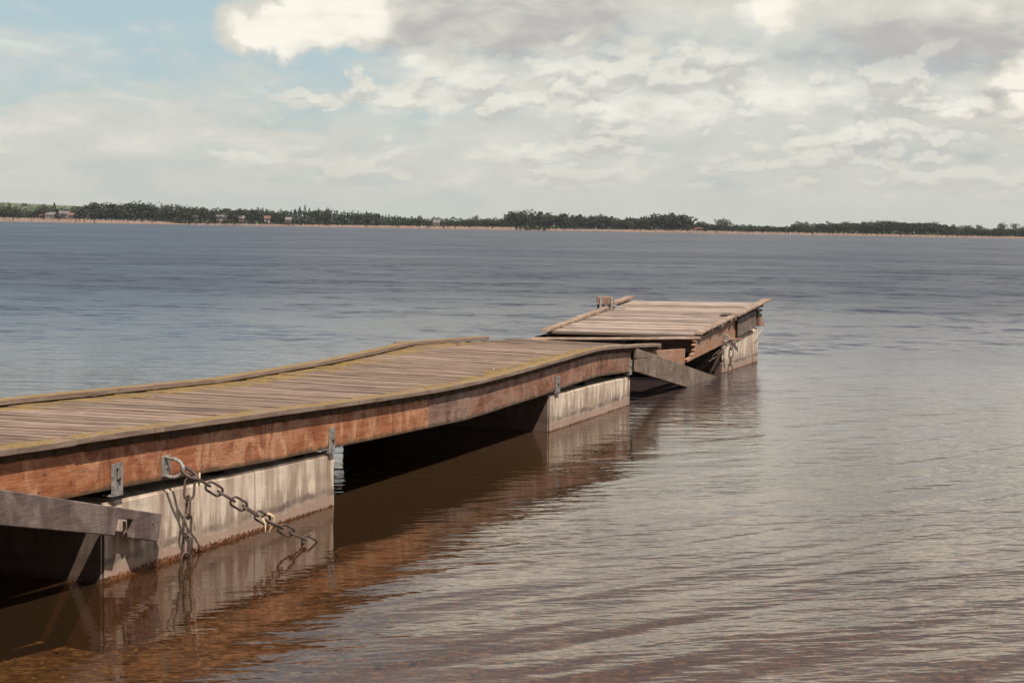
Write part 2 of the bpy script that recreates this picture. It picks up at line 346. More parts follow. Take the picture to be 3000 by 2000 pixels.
def wood_board(name, c_dark, c_mid, c_light, stain=(.05, .018, .010), algae=True, grey=None, amt=.5, scl=1.0):
    """long board, UV in metres, grain along U"""
    nb = material(name); uv = uvc(nb); ux, uy, _ = nb.xyz(uv)[:3]; wp = pos(nb)
    g1 = nb.noise(nb.mapv(uv, (2.2 * scl, 26 * scl, 1)), 1, 4, .6, .9)
    g2 = nb.noise(nb.mapv(uv, (10, 130, 1)), 1, 3, .6, .3)
    bl = nb.noise(nb.mapv(uv, (5.0, 3.5, 1), loc=(3, 1, 0)), 1, 4, .6, 1.2)
    vs = nb.noise(nb.mapv(uv, (8, 2.2, 1), rot=0.2, loc=(7, 2, 0)), 1, 5, .7, 1.0)
    c = nb.mix(nb.ss(g1, .3, .7), c_dark, c_mid)
    c = nb.mix(nb.ss(bl, .42, .68, 0, .9), c, c_light)
    c = nb.mix(nb.ss(vs, .50, .74, 0, amt + .25), c, stain)
    c = nb.mix(nb.ss(g2, .60, .40, 0, .30), c, stain)
    if grey is not None:
        c = nb.mix(nb.ss(nb.noise(nb.mapv(uv, (1.2, 4, 1), loc=(1, 9, 0)), 1, 3, .6, .8), .42, .62, 0, .75), c, grey)
    # knots and nail rust
    kn = nb.vor(nb.mapv(uv, (1, 1.6, 1)), 3.1)
    c = nb.mix(nb.ss(kn, .075, .02, 0, .8), c, (.07, .022, .012))
    if algae:
        an = nb.noise(uv, 9, 4, .6)
        c = nb.mix(nb.ss(nb.m('ADD', uy, nb.m('MULTIPLY', nb.m('SUBTRACT', an, .5), .07)), .042, .008, 0, .85), c, (.050, .040, .022))
    h = nb.m('ADD', nb.m('MULTIPLY', g1, .5), nb.m('MULTIPLY', g2, .5))
    principled(nb, c, nb.ss(bl, .3, .7, .75, .5), nb.bump(h, .004, .8), spec=.35); return nb.mat
M_deck = wood_plank('weathered_deck_wood', (.300, .198, .145), (.150, .088, .060), (.46, .335, .262))
M_plat = wood_plank('bleached_platform_wood', (.43, .325, .27), (.26, .175, .135), (.57, .46, .385), lichen=False)
M_orange = wood_board('orange_varnished_wood', (.25, .078, .032), (.39, .150, .068), (.55, .285, .165), grey=None, stain=(.085, .028, .014))
M_purple = wood_board('weathered_brown_wood', (.120, .044, .028), (.25, .105, .062), (.39, .205, .135), grey=(.27, .160, .115), amt=.6)
M_patch = wood_board('grey_brown_wood', (.15, .078, .055), (.24, .142, .108), (.33, .215, .162))
M_tan = wood_board('tan_wood', (.27, .12, .062), (.40, .20, .115), (.48, .28, .175), grey=(.31, .20, .14), amt=.3)
M_pale = wood_board('pale_board_wood', (.19, .125, .090), (.30, .205, .150), (.42, .30, .225), algae=False, stain=(.09, .052, .036), amt=.35)
M_grey = wood_board('grey_wood', (.085, .058, .052), (.140, .100, .090), (.215, .165, .145), algae=False, stain=(.05, .032, .028), amt=.2)
nb = material('shade_dark_wood'); principled(nb, nb.mix(nb.noise(pos(nb), 8, 4), (.006, .004, .003), (.012, .007, .005)), .9, spec=0.0); M_shade = nb.mat  # near-black colour stands in for the shade under the deck
M_warm = wood_board('worn_grey_wood', (.12, .082, .062), (.20, .145, .112), (.29, .22, .17), algae=False, stain=(.06, .035, .025), amt=.25)
def edge_wood(name, lich=1.0):
    nb = material(name); uv = uvc(nb); wp = pos(nb); geo = nb.n.new('ShaderNodeNewGeometry')
    nz = nb.xyz(geo.outputs['Normal'])[2]
    g1 = nb.noise(nb.mapv(uv, (3, 50, 1)), 1, 4, .6, .4); ln = nb.noise(wp, 6.0, 5, .7); lf = nb.noise(wp, 55, 3, .7)
    vs = nb.noise(nb.mapv(uv, (16, 2, 1)), 1, 3, .6)
    c = nb.mix(nb.ss(g1, .3, .7), (.15, .100, .076), (.27, .195, .152))
    c = nb.mix(nb.ss(vs, .55, .75, 0, .5), c, (.10, .06, .04))
    f = nb.m('ADD', nb.m('ADD', nb.ss(nz, .3, .9, -.12, .30 * lich + .05), nb.m('MULTIPLY', nb.m('SUBTRACT', ln, .5), 1.2)), nb.m('MULTIPLY', nb.m('SUBTRACT', lf, .5), .6))
    c = nb.mix(nb.ss(f, .14, .40, 0, .9), c, nb.mix(nb.ss(lf, .35, .65), (.125, .075, .024), (.27, .170, .042)))
    principled(nb, c, .85, nb.bump(nb.m('ADD', nb.m('MULTIPLY', g1, .5), lf), .004, .8)); return nb.mat
M_edge = edge_wood('lichened_edge_wood'); M_edge2 = edge_wood('bare_edge_wood', .0)
def concrete():
    nb = material('stained_concrete'); wp = pos(nb); x, y, z = nb.xyz(wp)[:3]
    q = nb.vm('SUBTRACT', wp, tuple(O)); sl = nb.vm('DOT_PRODUCT', q, tuple(U)); dd = nb.vm('DOT_PRODUCT', q, tuple(N))
    run = nb.m('ADD', sl, dd)
    st = nb.noise(nb.comb(nb.m('MULTIPLY', run, 11), nb.m('MULTIPLY', z, 1.3), 2.0), 1, 5, .65, .15)
    st2 = nb.noise(nb.comb(nb.m('MULTIPLY', run, 42), nb.m('MULTIPLY', z, 2.2), 5.0), 1, 3, .6)
    bl = nb.noise(wp, 4.5, 5, .6); fi = nb.noise(wp, 90, 4, .7); wl = nb.noise(nb.comb(nb.m('MULTIPLY', run, 4), nb.m('MULTIPLY', z, 4), 0.0), 1, 5, .7)
    c = nb.mix(nb.ss(st, .36, .62), (.38, .28, .215), (.64, .53, .43))
    c = nb.mix(nb.ss(st2, .55, .75, 0, .5), c, (.27, .205, .15))
    c = nb.mix(nb.ss(bl, .50, .72, 0, .55), c, (.33, .245, .175))
    zz = nb.m('ADD', z, nb.m('MULTIPLY', nb.m('SUBTRACT', wl, .5), .14))
    # lime runs: pale streaks reach down unevenly from the top
    c = nb.mix(nb.ss(nb.m('ADD', z, nb.m('MULTIPLY', nb.m('SUBTRACT', st, .5), .7)), .26, .15, 0, .65), c, (.275, .200, .150))
    c = nb.mix(nb.m('MULTIPLY', nb.m('MULTIPLY', nb.ss(zz, .15, .12), nb.ss(zz, .080, .105)), nb.ss(bl, .35, .6)), c, (.175, .125, .105))
    c = nb.mix(nb.ss(zz, .085, .06, 0, .8), c, (.34, .225, .175))
    al = nb.noise(wp, 38, 4, .7)
    wet = nb.ss(nb.m('ADD', z, nb.m('MULTIPLY', nb.m('SUBTRACT', al, .5), .07)), nb.ss(sl, 0.4, 3.0, .046, .016), nb.ss(sl, .4, 3.0, .020, .004))
    c = nb.mix(wet, c, nb.mix(nb.ss(al, .4, .65), (.060, .022, .008), (.24, .095, .038)))
    c = nb.mix(nb.m('MULTIPLY', nb.ss(nb.m('ABSOLUTE', nb.m('SUBTRACT', sl, 1.70)), .012, .004), nb.ss(z, .02, .10, 0, .6)), c, (.24, .17, .13))
    for s_b in (.10, 2.76, 7.74, 10.32, .60):
        ru = nb.m('MULTIPLY', nb.ss(nb.m('ABSOLUTE', nb.m('SUBTRACT', nb.m('ADD', sl, nb.m('MULTIPLY', nb.m('SUBTRACT', st2, .5), .05)), s_b)), .045, .01), nb.ss(z, .05, .38, .1, .6))
        c = nb.mix(ru, c, (.20, .105, .062))
    pit = nb.vor(wp, 22); c = nb.mix(nb.ss(pit, .13, .07, 0, .55), c, (.10, .07, .05))
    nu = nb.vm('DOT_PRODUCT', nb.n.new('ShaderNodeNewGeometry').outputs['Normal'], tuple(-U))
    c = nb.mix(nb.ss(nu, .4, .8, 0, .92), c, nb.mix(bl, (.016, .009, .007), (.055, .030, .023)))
    h = nb.m('ADD', nb.m('ADD', nb.m('MULTIPLY', fi, .35), nb.m('MULTIPLY', bl, .4)), nb.m('MULTIPLY', nb.m('MULTIPLY', al, wet), 2.2))
    principled(nb, c, .88, nb.bump(h, .008, .9)); return nb.mat
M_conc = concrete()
def metal(name, c1, c2, rust=.5):
    nb = material(name); wp = pos(nb); a = nb.noise(wp, 35, 4, .7); bq = nb.noise(wp, 160, 3, .6)
    c = nb.mix(nb.ss(a, .35, .65), c1, c2); c = nb.mix(nb.ss(bq, .52, .7, 0, rust), c, (.13, .05, .025))
    principled(nb, c, .6, nb.bump(nb.m('ADD', a, bq), .002, .8), metal=.25, spec=.5); return nb.mat
M_galv = metal('galvanised_steel', (.15, .135, .125), (.33, .31, .285), .5)
M_chain = metal('old_chain_steel', (.045, .030, .025), (.110, .078, .064), .8)
M_nail = metal('rusty_nail', (.07, .03, .02), (.25, .2, .18), .5)
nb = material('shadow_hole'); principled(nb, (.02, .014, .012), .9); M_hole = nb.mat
nb = material('pale_rope'); principled(nb, nb.mix(nb.noise(pos(nb), 70, 3), (.33, .22, .13), (.60, .48, .33)), .9); M_rope = nb.mat
# ------------------------------------------------------------------ lake bed, water
nb = material('lake_bed_gravel'); wp = pos(nb)
v1 = nb.vor(nb.mapv(wp, (1, 1, 1)), 26, out='Color'); v2 = nb.vor(wp, 9, out='Color'); n1 = nb.noise(wp, 1.6, 5, .65); n2 = nb.noise(wp, 14, 4, .7)
r1 = nb.xyz(v1)[0]; r2 = nb.xyz(v2)[1]
c = nb.mix(nb.ss(n1, .35, .65), (.095, .058, .042), (.165, .108, .080))
c = nb.mix(nb.ss(r1, .55, 1.0, 0, .75), c, (.34, .25, .18)); c = nb.mix(nb.ss(r1, .35, .0, 0, .7), c, (.050, .028, .022))
c = nb.mix(nb.ss(r2, .72, .95, 0, .5), c, (.09, .045, .030)); c = nb.mix(nb.ss(n2, .50, .68, 0, .85), c, (.050, .030, .024))
principled(nb, c, .9, nb.bump(nb.m('ADD', r1, n2), .01, .6)); M_bed = nb.mat
def bed_z(x, y):
    q = (y - 2.4) + 0.10 * (x + 2)
    t = [(-30, 1.6), (-3, .35), (0, .05), (2.5, -.16), (5, -.30), (9, -.48), (16, -.85), (40, -2.2), (120, -5.0), (1200, -6)]
    return interp(t, q)
xs = np.concatenate([np.linspace(-1600, -40, 8), np.linspace(-30, 30, 70), np.linspace(40, 1600, 8)])
ys = np.concatenate([np.linspace(-60, -4, 6), np.linspace(-3, 40, 80), np.geomspace(45, 1130, 14)])
vb = []; fb = []; rb = random.Random(3)
for j, y in enumerate(ys):
    for i, x in enumerate(xs):
        near = abs(x) < 31 and -3 < y < 41
        vb.append((x, y, bed_z(x, y) + (rb.uniform(-.025, .025) + .03 * math.sin(x * 1.3 + y * .7) if near else 0)))
nx = len(xs)
for j in range(len(ys) - 1):
    for i in range(nx - 1):
        a = j * nx + i; fb.append((a, a + 1, a + nx + 1, a + nx))
tag(link('lake_bed', mesh_py('lake_bed', vb, fb, M_bed, True)), kind='structure')
# pebbles and small stones on the shallow bed
M_peb = material('pebble_mix'); wp = pos(M_peb)
pc = M_peb.xyz(M_peb.vor(wp, 7, out='Color'))[0]
principled(M_peb, M_peb.mix(M_peb.ss(pc, .1, .9), (.06, .032, .020), (.27, .18, .12)), .8); M_peb = M_peb.mat
vv = []; ff = []
ico = bmesh.new(); bmesh.ops.create_icosphere(ico, subdivisions=1, radius=1.0); iv = [v.co.copy() for v in ico.verts]; iff = [tuple(v.index for v in f.verts) for f in ico.faces]; ico.free()
for k in range(5200):
    y = 4.5 + 11 * rnd.random() ** 1.5; x = rnd.uniform(-5.5, 6.5) * (y / 10 + .2)
    r = .006 + .018 * rnd.random() ** 4; b0 = len(vv); z = bed_z(x, y) + .015
    sx, sy, sz = r * rnd.uniform(.8, 1.6), r * rnd.uniform(.8, 1.3), r * rnd.uniform(.4, .8)
    for v in iv: vv.append((x + v.x * sx, y + v.y * sy, z + v.z * sz))
    for f in iff: ff.append(tuple(b0 + i for i in f))
tag(link('lake_pebbles', mesh_py('lake_pebbles', vv, ff, M_peb, True)), 'small stones scattered over the shallow lake bed in the foreground', 'pebbles', kind='stuff')

nb = material('lake_water'); wp = pos(nb); X, Y, Z = nb.xyz(wp)[:3]
dist = nb.vm('LENGTH', wp)
q = nb.vm('SUBTRACT', wp, tuple(O)); dd = nb.vm('DOT_PRODUCT', q, tuple(N)); sl = nb.vm('DOT_PRODUCT', q, tuple(U))
def crest(heading, lam, length, seed, detail=2.0, rough=.5, distn=.3):
    """noise whose crests run along a compass heading (clockwise from +Y)"""
    h = math.radians(heading)
    cu = nb.vm('DOT_PRODUCT', wp, (math.sin(h), math.cos(h), 0)); cv = nb.vm('DOT_PRODUCT', wp, (math.cos(h), -math.sin(h), 0))
    return nb.noise(nb.comb(nb.m('MULTIPLY', cu, 1 / length), nb.m('MULTIPLY', cv, 1 / lam), seed), 1.0, detail, rough, distn)
# the jetty shelters the strip of water on its right side; further out it is ruffled
shelter = nb.m('MULTIPLY', nb.ss(dd, -.2, .4), nb.ss(dd, 3.2, 1.0))
shelter = nb.m('MULTIPLY', shelter, nb.ss(sl, 12, 7))
open_ = nb.m('SUBTRACT', 1.0, nb.m('MULTIPLY', shelter, .50))
leftside = nb.ss(dd, -1.6, -2.2)
wind = nb.ss(nb.noise(nb.mapv(wp, (.35, .2, 1)), 1, 2, .5), .35, .65, .5, 1.3)
hA = nb.m('MULTIPLY', nb.m('MULTIPLY', crest(50, .46, 2.2, 1.0, 1.5), .034), nb.m('MULTIPLY', wind, nb.ss(dd, .3, 3.5, .3, 1.0)))
hB = nb.m('MULTIPLY', nb.m('MULTIPLY', crest(74, .13, .42, 5.0, 2.5, .55), .0078), nb.ss(crest(50, .9, 3.0, 33.0, 1.0), .35, .65, .35, 1.25))
hC = nb.m('MULTIPLY', crest(96, .055, .16, 9.0, 2), .0014)
hD = nb.m('MULTIPLY', nb.m('MULTIPLY', crest(98, .30, 1.1, 14.0, 3), leftside), .034)
far0 = nb.ss(dist, 9, 22)
hE = nb.m('MULTIPLY', nb.m('MULTIPLY', crest(88, .22, .8, 21.0, 3), far0), .020)
H = nb.m('ADD', nb.m('ADD', hA, hB), nb.m('ADD', hC, nb.m('ADD', hD, hE)))
H = nb.m('MULTIPLY', H, open_)
# slope field for chop that is finer than a pixel far out, with gust bands
gust = nb.noise(nb.comb(nb.m('MULTIPLY', X, .012), nb.m('MULTIPLY', nb.m('LOGARITHM', nb.m('ADD', Y, 4.0), 2.718), 5.0), 0.0), 1, 3, .55)
cs = nb.noise(nb.mapv(wp, (.30, .45, 1), rot=.3), 1, 5, .65, col=True)
chop = nb.noise(nb.mapv(wp, (.05, .08, 1), rot=.25), 1, 6, .72)
sv = nb.vm('SUBTRACT', cs, (.5, .5, .5))
amp = nb.m('MULTIPLY', nb.m('MULTIPLY', nb.ss(dist, 14, 50, .0, 1.25), nb.ss(dist, 50, 200, 1.0, .35)), nb.ss(gust, .3, .7, .6, 1.3))
wv = nb.vm('SUBTRACT', nb.noise(nb.mapv(wp, (1.6, 2.2, 1), rot=.3), 1, 4, .65, col=True), (.5, .5, .5))
sv = nb.vm('ADD', sv, nb.vm('SCALE', wv, scale=1.1))
s3 = nb.xyz(sv)
nrm = nb.vm('NORMALIZE', nb.comb(nb.m('MULTIPLY', s3[0], nb.m('MULTIPLY', amp, .5)), nb.m('MULTIPLY', s3[1], amp), 1.0))
bn = nb.bump(H, 1.0, 1.0, nrm)
fr = nb.n.new('ShaderNodeFresnel'); fr.inputs[0].default_value = 1.333; nb.l.new(bn, fr.inputs['Normal'])
gl = nb.n.new('ShaderNodeBsdfGlossy'); gl.inputs['Roughness'].default_value = .03; nb.l.new(bn, gl.inputs['Normal']); gl.inputs['Color'].default_value = (1, 1, 1, 1)
tr = nb.n.new('ShaderNodeBsdfTransparent'); tr.inputs[0].default_value = (.80, .62, .42, 1)
df = nb.n.new('ShaderNodeBsdfDiffuse'); df.inputs[0].default_value = (.064, .035, .017, 1)
body = nb.n.new('ShaderNodeMixShader'); nb.l.new(nb.ss(Y, 6, 24, .22, 1.0), body.inputs[0]); nb.l.new(tr.outputs[0], body.inputs[1]); nb.l.new(df.outputs[0], body.inputs[2])
ms = nb.n.new('ShaderNodeMixShader'); nb.l.new(fr.outputs[0], ms.inputs[0]); nb.l.new(body.outputs[0], ms.inputs[1]); nb.l.new(gl.outputs[0], ms.inputs[2])
# open water: facets finer than a pixel are carried by the roughness, with gust bands
pr_ = nb.n.new('ShaderNodeBsdfPrincipled'); pr_.inputs['Base Color'].default_value = (.026, .028, .046, 1); pr_.inputs['IOR'].default_value = 1.333
nb.l.new(nb.m('ADD', nb.m('ADD', nb.ss(dist, 14, 60, .10, .36), nb.ss(gust, .3, .7, -.012, .018)), nb.m('MULTIPLY', nb.ss(chop, .32, .68, -.045, .045), nb.ss(dist, 14, 50))), pr_.inputs['Roughness']); nb.l.new(bn, pr_.inputs['Normal'])
mf = nb.n.new('ShaderNodeMixShader'); nb.l.new(nb.ss(dist, 13, 30), mf.inputs[0]); nb.l.new(ms.outputs[0], mf.inputs[1]); nb.l.new(pr_.outputs[0], mf.inputs[2])
nb.l.new(mf.outputs[0], nb.out.inputs[0]); M_water = nb.mat
tag(link('lake_water', mesh_py('lake_water', [(-1600, -60, 0), (1600, -60, 0), (1600, 1112, 0), (-1600, 1112, 0)], [(0, 1, 2, 3)], M_water)), kind='structure')
# ------------------------------------------------------------------ concrete floats
def float_block(s0, s1, z0, z1, label, seed):
    r = random.Random(seed); bm = bmesh.new(); bev = .014
    P8 = [J(s0, -1.78, -.6), J(s1, -1.78, -.6), J(s1, .018, -.6), J(s0, .018, -.6), J(s0, -1.78, z0), J(s1, -1.78, z1), J(s1, .018, z1), J(s0, .018, z0)]
    vs = [bm.verts.new(p) for p in P8]
    for f in [(0, 3, 2, 1), (4, 5, 6, 7), (0, 1, 5, 4), (1, 2, 6, 5), (2, 3, 7, 6), (3, 0, 4, 7)]: bm.faces.new([vs[i] for i in f])
    bmesh.ops.recalc_face_normals(bm, faces=bm.faces)
    bmesh.ops.bevel(bm, geom=bm.edges[:], offset=bev, segments=2, affect='EDGES')
    bmesh.ops.subdivide_edges(bm, edges=[e for e in bm.edges if e.calc_length() > .3], cuts=18, use_grid_fill=True)
    for v in bm.verts:
        h = (math.sin(v.co.x * 9 + v.co.z * 17) + math.sin(v.co.y * 13 - v.co.z * 11)) * .0015 + r.uniform(-.0012, .0012)
        v.co += v.normal * h
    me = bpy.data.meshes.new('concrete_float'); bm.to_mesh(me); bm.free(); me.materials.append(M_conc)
    o = link('concrete_float', me); tag(o, label, 'concrete float', 'concrete floats carrying the jetty'); return o
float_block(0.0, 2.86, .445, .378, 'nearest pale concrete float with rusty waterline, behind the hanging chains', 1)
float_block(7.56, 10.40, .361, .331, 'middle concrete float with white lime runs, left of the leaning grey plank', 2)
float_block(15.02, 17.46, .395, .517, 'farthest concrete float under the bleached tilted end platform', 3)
# ------------------------------------------------------------------ walkway
W = 1.85
walk = empty('wooden_walkway', J(4, -.9, .6), 'long sagging grey plank walkway with lichened borders and orange side boards on concrete floats', 'jetty walkway')
def plank_mesh(seed, wid, th):
    r = random.Random(seed); n = 6; v = []; f = []
    for i in range(n + 1):
        x = -.5 + i / n; e = .004; a = wid / 2 + r.uniform(-.002, .002); t = th; up = r.uniform(-.0025, .0025)
        if i in (0, n): a -= .002
        ring = [(x, -a, e + up), (x, -a + e, up), (x, a - e, up), (x, a, e + up), (x, a, t - e + up), (x, a - e, t + up), (x, -a + e, t + up), (x, -a, t - e + up)]
        v += ring
    for i in range(n):
        for k in range(8):
            q = i * 8 + k; c = i * 8 + (k + 1) % 8; f.append((q, c, c + 8, q + 8))
    f.append(tuple(reversed(range(8)))); f.append(tuple(range(n * 8, n * 8 + 8)))
    return v, f
def make_planks(mat, wid, th, nvar=6, seed=0):
    return [fixn(mesh_py('plank', *plank_mesh(seed + i, wid, th), mat)) for i in range(nvar)]
def lay(mesh, A, B, up, parent, th, name='plank', ext=0.0):
    """plank from A (left end) to B (right end), top surface at A,B; local X along plank, unit length mesh scaled"""
    x = (B - A); Ln = x.length; x = x.normalized(); z = (up - x * up.dot(x)).normalized(); y = z.cross(x)
    c = (A + B) / 2 - z * th
    m = Matrix(((x.x * Ln, y.x, z.x, c.x), (x.y * Ln, y.y, z.y, c.y), (x.z * Ln, y.z, z.z, c.z), (0, 0, 0, 1)))
    return link(name, mesh, parent, m)
PL = make_planks(M_deck, .1290, .042, 6, 10)
s = -6.9; k = 0; pr = random.Random(5)
while s < 11.5:
    sn = s + .055
    t = max(0.0, (s - 8.8) / 2.7)
    sf = s - .055 + t * .52
    zn = smooth_interp(ZN, sn); zf = smooth_interp(ZF, sf)
    ds = .1
    up = Vector((0, 0, 1)) - U * (smooth_interp(ZN, s + ds) - smooth_interp(ZN, s - ds)) / (2 * ds)
    a, c = pr.uniform(-.012, .012), pr.uniform(-.012, .012)
    A = J(sf, -W + a, zf + pr.uniform(-.005, .005)); B = J(sn, .045 + c, zn + pr.uniform(-.005, .004))
    lay(PL[k % 6], A, B, up, walk, .042)
    s += .1395 + (.004 if pr.random() < .15 else 0); k += 1
def path_on(tbl, s0, s1, d, dz=0.0, step=.35):
    n = max(2, int((s1 - s0) / step) + 1)
    return [(J(s0 + (s1 - s0) * i / (n - 1), d, smooth_interp(tbl, s0 + (s1 - s0) * i / (n - 1)) + dz), N) for i in range(n)]
for i, (a, c, off, dz) in enumerate([(-7, -.36, .035, -.004), (-.35, .50, .042, .003), (.503, 4.42, .042, .003), (4.425, 6.80, .040, .001), (6.805, 9.05, .042, .003), (9.055, 11.45, .040, .002)]):
    link('edge_board', flat_board('edge_board', path_on(ZN, a, c, off, dz + .001), .105, .038, M_edge if c < 11 else M_edge2, seed=i), walk)
for i, (a, c, off, dz) in enumerate([(-7, .4, -1.80, .0), (.403, 3.3, -1.805, .002), (3.303, 8.35, -1.80, .001), (8.05, 10.6, -1.835, .010)]):
    pk = [(J(q, off, interp(ZF, q) + dz + .006), N) for q in ([a, c] if i == 3 else [a + (c - a) * k_ / 5 for k_ in range(6)])]
    link('kerb_board', flat_board('kerb_board', pk, .095, .040, M_edge, seed=20 + i), walk)
FB = [(-4, .66), (-1, .545), (-.32, .525), (.22, .512), (.54, .498), (1.65, .447), (2.73, .421), (4, .385), (5.38, .353), (7.44, .386), (7.84, .401), (9.08, .428), (10.27, .381), (13.02, .252)]
def fascia(s0, s1, d0, d1, mat, seed, top=-.046, dz=0.0, name='side_board', tb=ZN, bot=None):
    n = max(3, int((s1 - s0) / .3)); ss_ = [s0 + (s1 - s0) * i / (n - 1) for i in range(n)]
    tp = [(x, smooth_interp(tb, x) + top) for x in ss_]; bt = [(x, smooth_interp(bot or FB, x, .2) + dz) for x in ss_]
    return link(name, fixn(beam(name, tp, bt, d0, d1, mat, .005, .001, seed)), walk)
fascia(-7, 1.55, -.010, .035, M_orange, 1)
fascia(1.556, 4.50, -.010, .036, M_orange, 2)
tag(fascia(4.503, 5.37, -.010, .040, M_patch, 3), 'grey nailed patch board')
tag(fascia(5.376, 9.08, -.010, .035, M_purple, 4), 'weathered purplish brown side board')
tag(fascia(9.086, 10.33, -.010, .036, M_purple, 5), 'weathered brown side board with rust stains')
tag(fascia(10.336, 12.99, -.045, -.003, M_tan, 6, top=-.050), 'tan side board stub sloping to the water')
fascia(-7, 12.4, -1.86, -1.815, M_shade, 7, name='far_side_board', tb=ZF, bot=[(q, interp(FB, q) + .0) for q in (-7, -4, 0, 5.4, 9, 12.5)])
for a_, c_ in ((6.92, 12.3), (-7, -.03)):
    link('far_side_blocker', fixn(beam('far_side_blocker', [(a_, .46), (c_, .46 if a_ > 0 else .60)], [(a_, -.95), (c_, -.95)], -1.90, -1.865, M_shade, .003)), walk)  # boards added to block bright water and keep the under-deck dark
fascia(-7, 11.3, -.95, -.90, M_shade, 8, top=-.047, dz=.05, name='middle_joist')
for s0 in (.25, 1.4, 2.5, 7.8, 8.9, 10.1):
    bz = (.445 - (s0) * .0235) if s0 < 5 else .361 - (s0 - 7.56) * .0106
    zt = min(smooth_interp(ZN, s0), smooth_interp(ZF, s0)) - .05
    link('cross_bearer', jbox('cross_bearer', s0 - .05, s0 + .05, -1.81, -.06, bz + .002, zt, M_shade), walk)
# nails in the side boards
nm = bmesh.new(); bmesh.ops.create_cone(nm, cap_ends=True, segments=8, radius1=.0055, radius2=.004, depth=.006)
nme = bpy.data.meshes.new('nail'); nm.to_mesh(nme); nm.free(); nme.materials.append(M_nail)
def nail(s, d, z, parent, sc=1.0):
    zx = N; xx = U; yy = Vector((0, 0, 1))
    m = Matrix(((xx.x * sc, 0, zx.x, 0), (xx.y * sc, 0, zx.y, 0), (0, sc, 0, 0), (0, 0, 0, 1)))
    m.translation = J(s, d, z); return link('nail', nme, parent, m)
for sx, zz in [(1.49, .66), (1.49, .56), (1.60, .67), (1.60, .60), (1.61, .55), (1.42, .60), (1.24, .63), (1.30, .57), (1.66, .63), (.95, .60), (2.05, .65), (2.05, .50), (1.02, .53),
               (-.55, .69), (-.2, .66), (.30, .66), (-.6, .60)]:
    nail(sx, .037, zz, walk, 1.3)
for sx in (4.60, 4.95, 5.12, 5.30):
    for f in (.18, .5, .82): nail(sx + rnd.uniform(-.02, .02), .042, interp(FB, sx) + f * .22, walk, 1.4)
for sx in (5.47, 5.9, 6.1, 7.2, 8.6, 9.0, 9.2, 9.7, 10.2):
    for f in (.25, .75): nail(sx + rnd.uniform(-.03, .03), .038, interp(FB, sx) + f * .22 + rnd.uniform(-.02, .02), walk, 1.4)
# steel brackets with a slot and bolt that clamp the boards to the floats
def slotted(s0, s1, zt, zb, seed):
    w2 = (s1 - s0); cs = (s0 + s1) / 2; sw = w2 * .11; z1 = zt - .028; z0 = z1 - (zt - zb) * .42
    bm = bmesh.new()
    # plate as a ring of quads round the slot
    o = [(s0, zt), (s1, zt), (s1, zb), (s0, zb)]; i = [(cs - sw, z1), (cs + sw, z1), (cs + sw, z0), (cs - sw, z0)]
    fr_ = []
    for d in (.040, .048):
        fr_.append(([bm.verts.new(J(a, d, z)) for a, z in o], [bm.verts.new(J(a, d, z)) for a, z in i]))
    for (oo, ii) in fr_:
        for k in range(4): bm.faces.new((oo[k], oo[(k + 1) % 4], ii[(k + 1) % 4], ii[k]))
    for k in range(4):
        bm.faces.new((fr_[0][0][k], fr_[0][0][(k + 1) % 4], fr_[1][0][(k + 1) % 4], fr_[1][0][k]))
        bm.faces.new((fr_[0][1][k], fr_[0][1][(k + 1) % 4], fr_[1][1][(k + 1) % 4], fr_[1][1][k]))
    # foot turned in under the board
    q = [J(s0, .048, zb + .002), J(s1, .048, zb + .002), J(s1, .048, zb - .008), J(s0, .048, zb - .008), J(s0, -.02, zb + .000), J(s1, -.02, zb + .000), J(s1, -.02, zb - .009), J(s0, -.02, zb - .009)]
    v = [bm.verts.new(x) for x in q]
    for f in [(0, 1, 2, 3), (4, 7, 6, 5), (0, 4, 5, 1), (3, 2, 6, 7), (0, 3, 7, 4), (1, 5, 6, 2)]: bm.faces.new([v[x] for x in f])
    bmesh.ops.recalc_face_normals(bm, faces=bm.faces)
    me = bpy.data.meshes.new('steel_bracket'); bm.to_mesh(me); bm.free(); me.materials.append(M_galv)
    br_ = link('steel_bracket', me, walk)
    br_.location = br_.location
    bo = tube('bolt', [J(cs, .037, z0 + .016), J(cs, .062, z0 + .016)], .0125, M_chain, 6)
    bo2 = bpy.data.objects.new('bolt', bo); COL.objects.link(bo2); bo2.parent = br_; bo2.matrix_basis = Matrix.Translation(Vector(walk.location)) @ Matrix.Identity(4)
    bo2.matrix_parent_inverse = Matrix.Identity(4); bo2.matrix_basis = Matrix.Identity(4)
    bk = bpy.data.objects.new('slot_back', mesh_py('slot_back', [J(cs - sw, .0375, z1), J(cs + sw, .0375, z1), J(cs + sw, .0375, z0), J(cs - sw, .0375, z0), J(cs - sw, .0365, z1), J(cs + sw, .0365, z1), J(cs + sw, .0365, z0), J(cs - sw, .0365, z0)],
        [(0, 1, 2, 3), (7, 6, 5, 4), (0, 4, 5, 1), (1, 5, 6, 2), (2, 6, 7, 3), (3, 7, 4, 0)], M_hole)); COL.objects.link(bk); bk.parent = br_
slotted(.050, .152, .660, .486, 1)
slotted(2.72, 2.80, .566, .402, 2)
slotted(7.68, 7.80, .542, .387, 3)
slotted(10.27, 10.36, .521, .362, 4)
